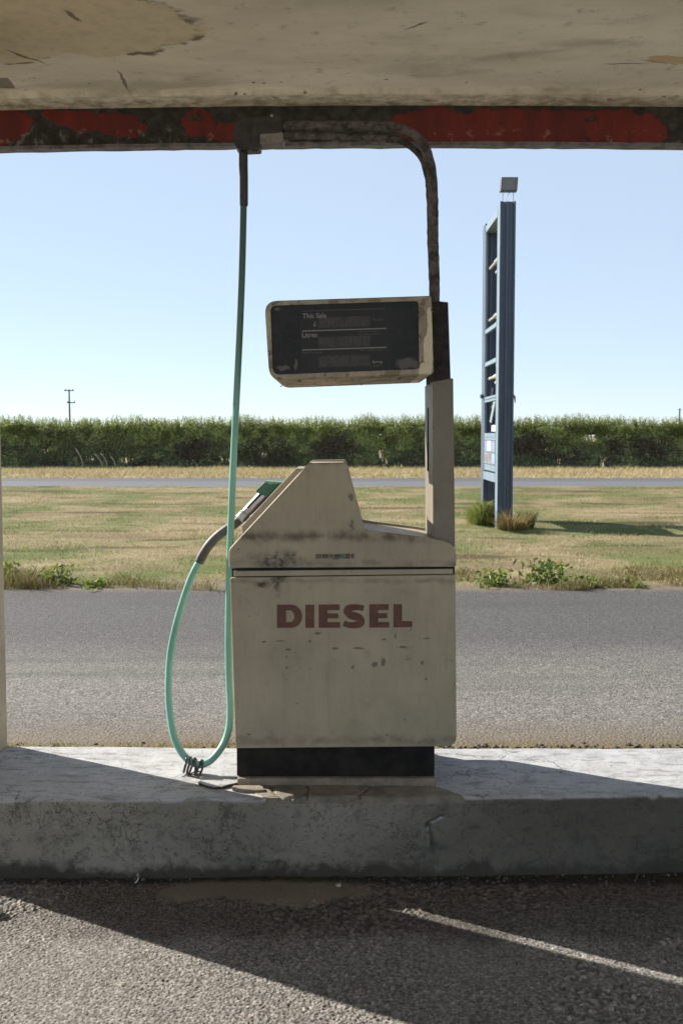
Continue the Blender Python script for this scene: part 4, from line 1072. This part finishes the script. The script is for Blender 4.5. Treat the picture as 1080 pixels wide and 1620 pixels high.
weed(783, 926, .17, .13, 130, 'low bright green weed just right of the pump cabinet at the tarmac edge', W1)
weed(862, 924, .24, .21, 210, 'tallest dark leafy weed in the rough edge below the sign', [(.07, .115, .03), (.10, .16, .04), (.13, .19, .05)])
weed(930, 927, .12, .08, 60, 'small green weed right of the tallest leafy weed', W1)
weed(1000, 928, .10, .06, 40, 'tiny weed clump at the tarmac edge, furthest right', W1)
weed(90, 924, .22, .16, 150, 'broad green weed in the rough edge, left side', [(.10, .15, .04), (.14, .19, .055), (.20, .19, .07)])
weed(10, 918, .16, .17, 110, 'yellowish green weed at the far left of the rough edge', [(.19, .24, .06), (.13, .18, .05)])
weed(150, 929, .12, .06, 60, 'flat green weed spreading onto the tarmac at left', W1)

# moss and stray stalks at the back of the island
N = 5200
x = RNG.uniform(-2.2, 2.2, N); y = 3.612 + .13 * RNG.random(N) ** 1.3
dens = fbm(x * 6, y * 9, 171, 3); keep = dens > .42 + .16 * np.clip((x - .1) / .3, 0, 1); x, y = x[keep], y[keep]; n_ = len(x)
z = .222 * np.clip(1 - (y - 3.62) / 5.0, 0, 1) ** 1.4 - .004
c = pick([(.24, .18, .07), (.17, .13, .05), (.33, .25, .12), (.11, .095, .04)], n_)
o = blades('moss_fringe', np.stack([x, y, z], 1), RNG.uniform(.006, .020, n_), RNG.uniform(.002, .005, n_), RNG.uniform(0, 6.28, n_), RNG.uniform(.3, 1.6, n_), c, M_DRY)
tag(o, 'yellowed moss and stalks along the back of the island', 'moss', kind='stuff')

# ================================================================== HEDGE
HX0, HX1, HY = -19.0, 19.0, 39.8
hedge = empty('hedge', (0, 40.4, .05), 'long clipped field hedge with shaggy bright top, beyond the road', 'hedge')
HO = np.array([0, 40.4, .05])
N = 330000
x = RNG.uniform(HX0, HX1, N); z = RNG.uniform(.0, 1.95, N)
front = HY + .22 * (fbm(x * 1.1, z * 1.3, 181, 4) - .5) * 2 + .30 * (fbm(x * 2.8, z * 2.2, 185, 3) - .5)
dep = RNG.exponential(.20, N); y = front + np.minimum(dep, .85)
topz = 1.64 + .14 * (fbm(x * .9, x * 0 + 3, 183, 4) - .5) + .22 * (fbm(x * 4, x * 0, 187, 2) - .5)
cl = fbm(x * 2.1 + 50, z * 2.6 + y * 1.2, 189, 4)
thin = np.clip((z - .1) / 1.0, 0, 1)                                  # the foot of the hedge is thin and twiggy
keep = (z < topz) & (cl > .25 + .04 * (1 - thin)) & (RNG.random(N) < .80 + .20 * thin)
x, y, z, cl = x[keep], y[keep], z[keep], cl[keep]; n_ = len(x)
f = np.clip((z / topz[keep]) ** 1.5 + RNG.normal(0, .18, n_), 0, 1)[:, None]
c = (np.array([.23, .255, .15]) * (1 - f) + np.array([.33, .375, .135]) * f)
spray = (fbm(x * 3.2 + 9, z * 3.5, 191, 3) > .64 - .14 * np.clip(z / 1.4, 0, 1))[:, None]
c = np.where(spray, c * 1.2 + np.array([.10, .125, .03]), c)
brown = (fbm(x * .7 + 5, z * 1.1, 193, 4) + .25 * RNG.normal(0, .25, n_) > .60 + .12 * np.clip(z - .7, 0, 1))[:, None]
c = np.where(brown, np.array([.18, .15, .11]), c) * RNG.uniform(.65, 1.35, (n_, 1))
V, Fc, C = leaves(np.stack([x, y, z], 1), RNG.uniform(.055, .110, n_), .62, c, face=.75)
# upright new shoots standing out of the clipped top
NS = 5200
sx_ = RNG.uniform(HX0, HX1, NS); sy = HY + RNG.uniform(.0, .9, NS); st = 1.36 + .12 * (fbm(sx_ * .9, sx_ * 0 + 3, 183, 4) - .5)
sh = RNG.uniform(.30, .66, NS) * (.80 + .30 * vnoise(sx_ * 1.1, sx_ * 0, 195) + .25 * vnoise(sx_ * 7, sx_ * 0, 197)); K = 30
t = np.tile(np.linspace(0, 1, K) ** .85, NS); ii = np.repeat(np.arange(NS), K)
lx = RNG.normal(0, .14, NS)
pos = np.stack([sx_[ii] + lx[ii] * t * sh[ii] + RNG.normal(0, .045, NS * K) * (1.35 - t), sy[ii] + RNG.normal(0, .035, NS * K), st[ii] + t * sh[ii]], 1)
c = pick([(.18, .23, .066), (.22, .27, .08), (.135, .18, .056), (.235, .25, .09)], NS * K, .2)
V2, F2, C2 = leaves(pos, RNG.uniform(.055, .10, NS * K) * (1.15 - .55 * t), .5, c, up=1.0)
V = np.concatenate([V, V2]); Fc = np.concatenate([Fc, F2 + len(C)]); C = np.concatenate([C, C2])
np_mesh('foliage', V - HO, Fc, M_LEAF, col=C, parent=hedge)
mb = MB(HO)
for k in range(900):
    a = Vector((random.uniform(HX0, HX1), HY + random.uniform(.1, .8), .0)); q = [a]
    for s_ in range(4): q.append(q[-1] + Vector((random.gauss(0, .07), random.gauss(0, .05), .4)))
    mb.tube(q, [.022, .018, .014, .010, .005], 5)
tag(mb.build('stem', simple('hedge_wood', (.10, .08, .06), .85, col2=(.17, .14, .11), sc=8), hedge), kind='stuff')

# pale stalks leaning out in front of the hedge
M_STALK = simple('dead_stalk', (.50, .42, .30), .8)
for (x0, y0, x1, y1) in ((133, 742, 119, 708), (163, 740, 149, 717), (171, 741, 159, 716), (183, 741, 175, 722)):
    b = P(x0, y0, 39.2); e = P(x1, y1, 39.3)
    mb = MB((b.x, b.y, .05)); q = smooth_path([b, b * .5 + e * .5 + Vector((.05, 0, .03)), e], 5); mb.tube(q, [.020] * (len(q) - 4) + [.022, .03, .028, .008], 6)
    ob = mb.build('dead_stalk', M_STALK, smooth=True)
    tag(ob, 'pale dead stalk leaning in front of the hedge at left', 'stalk', 'dead stalks before the hedge')

# ================================================================== POLES FAR BEHIND
M_POLE = simple('weathered_pole', (.12, .105, .09), .9)
b = P(111, 660, 150); pl = empty('utility_pole', (b.x, 150, 0), 'distant wooden utility pole with two cross arms above the hedge at left', 'utility pole')
mb = MB((b.x, 150, 0)); mb.tube([(b.x, 150, -.1), (b.x - .05, 150, P(111, 616, 150).z)], [.15, .10], 8); mb.build('mast', M_POLE, pl)
for py, hw, dx0 in ((618, .62, 0), (637, .55, .25)):
    z0 = P(111, py, 150).z; mb = MB((b.x, 150, 0)); mb.box((b.x - hw + dx0 - .05, 149.80, z0 - .07), (b.x + hw + dx0, 149.93, z0 + .07)); ca = mb.build('crossarm', M_POLE, pl)
    for k in (-1, 1):
        mb = MB((b.x, 150, 0)); xx = b.x + dx0 + k * (hw - .1); mb.tube([(xx, 149.86, z0 + .07), (xx, 149.86, z0 + .15), (xx, 149.86, z0 + .26)], [.05, .07, .03], 6); mb.build('insulator', M_POLE, ca)
b = P(1074, 660, 190); mb = MB((b.x, 190, 0)); mb.tube([(b.x, 190, -.1), (b.x, 190, P(1074, 646, 190).z)], [.17, .12], 8)
zt2 = P(1074, 647.5, 190).z; mb.box((b.x - .22, 189.8, zt2 - .08), (b.x + .22, 190.2, zt2 + .02))
tag(mb.build('utility_pole', M_POLE), 'short distant pole peeping over the hedge at the right edge', 'utility pole')

# ================================================================== EMPTY PRICE SIGN
SY0, SY1 = 14.9, 16.45
xL, xR = P(788.5, 600, SY0).x, P(812.5, 600, SY0).x; DP = .28
SB = Vector(((xL + xR) / 2, 15.8, 0))
sign = empty('price_sign', SB, 'tall stripped blue roadside sign frame on two posts with empty bays', 'sign')
def mat_blue(name, c1, c2, rust=.5):
    n = NT(name); a = n.noise(5, 6, .65, n.map((3, 3, .35))); b = n.noise(24, 5, .6)
    c = n.mix(n.step(a, .35, .68), c1, c2); c = n.mix(n.m('MULTIPLY', n.step(n.noise(4.5, 6, .65, n.map((4, 4, .4))), .58, .70), rust), c, (.105, .075, .055))
    c = n.mix(n.m('MULTIPLY', n.step(b, .60, .72), .3), c, (.30, .30, .30))
    return n.end(n.bsdf(c, .5, normal=n.bump(a, .15, .004), spec=.4))
M_BLUE = mat_blue('faded_blue_post', (.085, .110, .158), (.068, .084, .116)); M_BLUE2 = mat_blue('pale_blue_frame', (.20, .27, .33), (.15, .21, .27), .25)
ztop = P(803, 318, SY0).z
def post_section(mb, y0, zt):
    """hollow-flanged post: two side webs, recessed centre strip with a ridge"""
    d = .026; q = [(xL, y0), (xL + d, y0), (xL + d + .004, y0 + .03), (xL + .072, y0 + .03), (xL + .081, y0 + .015), (xL + .118, y0 + .015), (xL + .127, y0 + .03), (xR - d - .004, y0 + .03), (xR - d, y0), (xR, y0),
                  (xR, y0 + DP), (xL, y0 + DP)]
    mb.prism([Vector((a, b, -.2)) for a, b in q], [Vector((a, b, zt)) for a, b in q])
for y0 in (SY0, SY1):
    mb = MB(SB); post_section(mb, y0, ztop); mb.build('post', M_BLUE, sign, bevel=.004)
mb = MB(SB); mb.box((xL - .005, SY0 + .004, -.1), (xL + .001, SY0 + DP * .7, ztop - .01)); mb.build('sunlit_side_strip', M_BLUE2, sign)  # pale strip over the near post's left side, sunlight put into its colour
def bar(name, py, th, x0, x1, mat=M_BLUE2):
    z0 = P(789, py, SY0 + DP).z; mb = MB(SB); mb.box((x0, SY0 + DP - .002, z0 - th), (x1, SY1 + .004, z0)); return mb.build(name, mat, sign, bevel=.003)
TH = .06
bar('top_rail', 330, .10, xL + .004, xR - .004)
for py in (509, 565, 624, 629, 685): bar('rail', py, TH if py not in (624, 629) else .035, xL + .004, xL + .05)
for py in (565, 685): bar('rail', py, TH, xR - .05, xR - .004)
bar('bottom_rail', 750, .12, xL + .002, xR - .004)
for (xx, w_) in ((xL + .004, .030), (xR - .034, .030)):
    for yy in (SY0 + DP + .001, SY1 - .036):
        mb = MB(SB); mb.box((xx, yy, P(789, 750, SY0 + DP).z - .002), (xx + w_, yy + .035, P(789, 334, SY0 + DP).z)); mb.build('bay_trim', M_BLUE2, sign)
# lower notice panel with its cells
zp1, zp0 = P(789, 690, SY0 + DP).z, P(789, 747, SY0 + DP).z
mb = MB(SB); mb.box((xL + .010, SY0 + DP + .002, zp0), (xL + .03, SY1 - .002, zp1 - .012)); pan = mb.build('notice_panel', M_BLUE2, sign)
ya, yb_ = SY0 + DP + .06, SY1 - .06; zz0, zz1 = zp0 + .10, zp1 - .06
def cell(name, f0, f1, g0, g1, col, d=.004, parent=pan):
    mb = MB(SB); mb.box((xL + .010 - d, ya + (yb_ - ya) * f0, zz0 + (zz1 - zz0) * g0), (xL + .0105, ya + (yb_ - ya) * f1, zz0 + (zz1 - zz0) * g1))
    return mb.build(name, simple(name, col, .6, sc=9, col2=tuple(v * .75 for v in col)), parent)
# far side of the panel is the left of the picture: f=1 left, f=0 right
cell('notice_cell', .02, .98, .52, .98, (.20, .255, .36))
cell('white_notice', .36, .66, .55, .97, (.78, .76, .74), .008)
cell('notice_cell', .70, .98, .04, .47, (.30, .30, .32)); cell('notice_cell', .36, .67, .04, .47, (.27, .265, .28)); cell('notice_cell', .02, .33, .04, .47, (.25, .33, .43))
for (f0, f1, g0, g1) in ((.76, .80, .08, .42), (.86, .92, .10, .40), (.42, .46, .08, .44), (.54, .58, .08, .44), (.46, .56, .24, .30)):
    cell('faded_mark', f0, f1, g0, g1, (.17, .14, .15), .007)
for g in (.0, .49, 1.0): cell('cell_bar', 0, 1, g - .012, g + .012, (.10, .14, .20), .011)
mb = MB(SB); mb.box((xL + .02, SY0 + DP + .05, zp1 + .065), (xL + .09, SY0 + DP + .55, zp1 + .16)); mb.build('white_box', simple('white_plastic', (.72, .68, .62), .5), sign, bevel=.004)
# fluorescent tubes left in the bays, run out from the near post
M_TUBE = simple('dusty_white_tube', (.46, .44, .39), .35, sc=6)
for (py, ln_, off_) in ((406, 1.08, 0), (420, .65, .03), (494, 1.08, 0), (505, .65, .03), (593, 1.05, 0), (602, .6, .03)):
    z0 = P(789, py, SY0 + DP).z; xx = xL + .055 + off_; mb = MB(SB); y0 = SY0 + DP - .003
    mb.tube([(xx, y0, z0), (xx, y0 + ln_ * .45, z0), (xx, y0 + ln_ * .47, z0), (xx, y0 + ln_, z0)], [.035, .035, .023, .023], 10); mb.build('fluorescent_tube', M_TUBE, sign, smooth=False)
# dangling cable and torn panel strip in the lower bays
M_CABLE = simple('grey_cable', (.30, .33, .33), .6)
z0 = P(789, 604, SY0 + DP).z
mb = MB(SB); mb.tube(smooth_path([(xL + .07, 16.0, z0 - .05), (xL + .065, 16.05, z0 - .19), (xL + .08, 16.1, z0 - .29), (xL + .06, 16.0, z0 - .35)], 5), .009, 6); mb.build('loose_cable', M_CABLE, sign)
z0 = P(789, 632, SY0 + DP).z
mb = MB(SB); mb.prism([Vector((xL + .02, 15.34, z0)), Vector((xL + .02, 15.56, z0 - .02)), Vector((xL + .05, 16.15, z0 - .30)), Vector((xL + .05, 16.0, z0 - .32))], [Vector((xL + .035, 15.34, z0)), Vector((xL + .035, 15.56, z0 - .02)), Vector((xL + .065, 16.15, z0 - .30)), Vector((xL + .065, 16.0, z0 - .32))])
mb.prism([Vector((xL + .02, 15.24, z0)), Vector((xL + .02, 15.34, z0)), Vector((xL + .03, 15.37, z0 - .35)), Vector((xL + .03, 15.30, z0 - .33))], [Vector((xL + .03, 15.24, z0)), Vector((xL + .03, 15.34, z0)), Vector((xL + .04, 15.37, z0 - .35)), Vector((xL + .04, 15.30, z0 - .33))])
mb.build('torn_strip', simple('pale_green_film', (.30, .42, .40), .5), sign)
zc = P(814, 628, SY0).z
mb = MB(SB); mb.tube([(xR - .003, SY0 + .1, zc + .05), (xR + .03, SY0 + .1, zc), (xR + .035, SY0 + .1, zc - .08)], [.012, .014, .006], 6); mb.box((P(765, 626, SY1).x - .05, SY1 + .02, P(765, 627, SY1).z - .03), (xL + .003, SY1 + .07, P(765, 627, SY1).z + .03)); mb.build('cleat', M_BLUE, sign)
# floodlight on two thin brackets
zf0, zf1 = P(805, 303, SY0 + .1).z, P(805, 280, SY0 + .1).z; xa, xb = P(791.5, 290, SY0 + .1).x, P(818.5, 290, SY0 + .1).x
mb = MB(SB); fr = [Vector((xa - .008, SY0 + .06, zf0)), Vector((xb - .012, SY0 + .06, zf0)), Vector((xb + .006, SY0 + .10, zf1)), Vector((xa + .010, SY0 + .10, zf1))]
mb.prism(fr, [v + Vector((0, .12, .0)) for v in fr]); fl = mb.build('floodlight', simple('grey_lamp_body', (.10, .11, .105), .5), sign, bevel=.006)
c_ = sum(fr, Vector()) / 4; mb = MB(SB); f2 = [c_ + (v - c_) * .86 - Vector((0, .004, 0)) for v in fr]; mb.prism(f2, [v + Vector((0, .003, 0)) for v in f2])
mb.build('lamp_glass', simple('dusty_lamp_glass', (.20, .195, .175), .35, sc=8, col2=(.14, .14, .13)), fl)
mb = MB(SB)
for fx in (.14, .76): xx = xa + (xb - xa) * fx; mb.tube([(xx, SY0 + .12, ztop - .02), (xx, SY0 + .12, zf0 + .01)], .006, 6)
mb.tube(smooth_path([(xa + .06, SY0 + .14, ztop - .01), (xa + .10, SY0 + .14, ztop + .10), (xa + .15, SY0 + .14, zf0 + .01)], 4), .004, 5)
mb.build('lamp_bracket', simple('white_wire', (.55, .56, .58), .5), fl)

# bush and dry tuft at its foot
sh_ = empty('bush', (2.13, 15.45, 0), 'feathery green bush growing against the foot of the blue sign', 'bush')
N = 3400; th = RNG.uniform(0, 6.28, N); r = RNG.random(N) ** .8
pos = np.stack([-.05 + .25 * r * np.cos(th), .20 * r * np.sin(th), .02 + .34 * RNG.random(N) ** 1.1 * (1 - .45 * r)], 1); n_ = N
lump = .6 + .8 * vnoise(th * 1.4, pos[:, 2] * 5, 207)
c = pick([(.16, .23, .05), (.22, .28, .07), (.10, .16, .04), (.26, .27, .09), (.32, .29, .12)], n_, .25)
blades('foliage', pos - [0, 0, .05], RNG.uniform(.05, .15, n_) * lump, RNG.uniform(.005, .012, n_), th + RNG.normal(0, .5, n_), RNG.uniform(.3, 1.5, n_), c, M_LEAF, parent=sh_, segs=2)
for k in range(14):
    mb = MB(); a = Vector((random.gauss(0, .05), random.gauss(0, .05), -.02)); mb.tube([a, a + Vector((random.gauss(0, .12), random.gauss(0, .1), .38))], [.008, .003], 5); mb.build('stem', M_STEM, sh_)
N = 900; th = RNG.uniform(0, 6.28, N); r = RNG.random(N) ** .6
tx, ty = 2.31, 14.55
pos = np.stack([tx + .19 * r * np.cos(th), ty + .13 * r * np.sin(th), np.full(N, .0)], 1)
c = pick([(.34, .235, .11), (.28, .18, .08), (.40, .30, .16), (.22, .13, .06), (.15, .16, .05)], N)
o = blades('dry_grass_tuft', pos, RNG.uniform(.06, .30, N) * (.5 + vnoise(th * 2, th * 0, 209)), RNG.uniform(.006, .012, N), th + RNG.normal(0, .5, N), RNG.uniform(.2, 1.3, N), c, M_DRY, loc=(tx, ty, 0), segs=2)
tag(o, 'brown dry grass tuft at the foot of the nearer sign post', 'grass tuft')
N = 260; th = RNG.uniform(0, 6.28, N); tx, ty = 2.55, 14.75
pos = np.stack([tx + .09 * RNG.random(N) * np.cos(th), ty + .1 * RNG.random(N) * np.sin(th), np.zeros(N)], 1)
c = pick([(.10, .13, .045), (.14, .16, .06), (.07, .09, .03)], N)
o = blades('green_grass_tuft', pos, RNG.uniform(.12, .33, N), RNG.uniform(.007, .013, N), th, RNG.uniform(.1, .7, N), c, M_BLADE, loc=(tx, ty, 0), segs=2)
tag(o, 'dark green grass tuft right of the nearer sign post', 'grass tuft')

# ================================================================== SMALL THINGS ON THE TARMAC
def pebble(mb, c, r, sq=.6, seed=0):
    bm = bmesh.new(); bmesh.ops.create_icosphere(bm, subdivisions=2, radius=1)
    rs = random.Random(seed); k = [rs.uniform(.7, 1.3) for _ in range(3)]; ph = [rs.uniform(0, 6) for _ in range(4)]
    vs = []
    for v in bm.verts:
        q = v.co; s_ = 1 + .16 * math.sin(q.x * 3 + ph[0]) + .12 * math.sin(q.y * 4 + ph[1]) + .1 * math.sin(q.z * 5 + ph[2])
        vs.append(Vector((q.x * k[0], q.y * k[1], q.z * sq)) * r * s_ + c)
    mb.add(vs, [[v.index for v in f.verts] for f in bm.faces]); bm.free()
q = G(-2, 1449); mb = MB((q.x, q.y, 0)); pebble(mb, Vector((q.x - .004, q.y, .014)), .021, .8, 3)
tag(mb.build('stone', simple('pale_stone', (.42, .40, .31), .85, sc=60, bump=.5), smooth=True), 'pale round stone on the sunlit tarmac at the left edge', 'stone')
q = G(535, 1408); mb = MB((q.x, q.y, 0)); pebble(mb, Vector((q.x, q.y, .014)), .0075, .6, 5)
tag(mb.build('pebble', simple('white_pebble', (.46, .41, .32), .8, sc=90), smooth=True), 'tiny pale pebble lying on the brown mortar patch by the kerb', 'pebble')
q = G(216, 1398); mb = MB((q.x, q.y, 0)); mb.tube(smooth_path([q + Vector((-.004, .02, .012)), q + Vector((.003, .008, .026)), q + Vector((.006, -.002, .016)), q + Vector((.0, -.006, .006)), q + Vector((-.004, 0, .004))], 4), [.0012] * 8 + [.0022] * 9, 6)
tag(mb.build('curled_scrap', simple('white_scrap', (.62, .58, .55), .6), smooth=True), 'small curled white scrap standing by the kerb', 'litter')
q = G(775, 1403); mb = MB((q.x, q.y, 0)); mb.add([q + Vector((-.014, -.006, .006)), q + Vector((.0, -.002, .013)), q + Vector((.015, .008, .008)), q + Vector((.002, .006, .010))], [(0, 1, 3), (1, 2, 3), (0, 3, 1), (1, 3, 2)])
tag(mb.build('dead_leaf', simple('straw_leaf', (.30, .20, .07), .7), fix=False), 'narrow straw coloured leaf lying by the kerb at right', 'leaf')
random.seed(31)
mb = MB((0, 3, 0))
for k in range(210):
    x = random.uniform(-1.15, 1.2); y = float(yfront(x)) - .012 - abs(random.gauss(0, .06)); r = random.uniform(.002, .0055)
    pebble(mb, Vector((x, y, r * .4 + .002)), r, .7, k)
tag(mb.build('loose_grit', simple('loose_grit', (.15, .13, .105), .85, sc=200, col2=(.07, .06, .05)), smooth=True), 'loose grit washed along the foot of the kerb', 'grit', kind='stuff')

random.seed(41); mb = MB((0, 3.66, .2))
for k in range(230):
    x = random.uniform(.34, 1.6) if k % 4 else random.uniform(-1.2, -.3); y = 3.625 + abs(random.gauss(0, .045)); r = random.uniform(.003, .009) * (1.2 if k % 4 else .7)
    zz = .222 * (1 - (y - 3.62) / 5.0) ** 1.4; pebble(mb, Vector((x, y, zz + r * .35)), r, .6, k + 500)
tag(mb.build('crumbled_edge', simple('crumbled_tarmac', (.10, .085, .07), .9, sc=120, col2=(.045, .04, .035)), smooth=True), 'dark crumbled tarmac along the back edge of the island', 'rubble', kind='stuff')
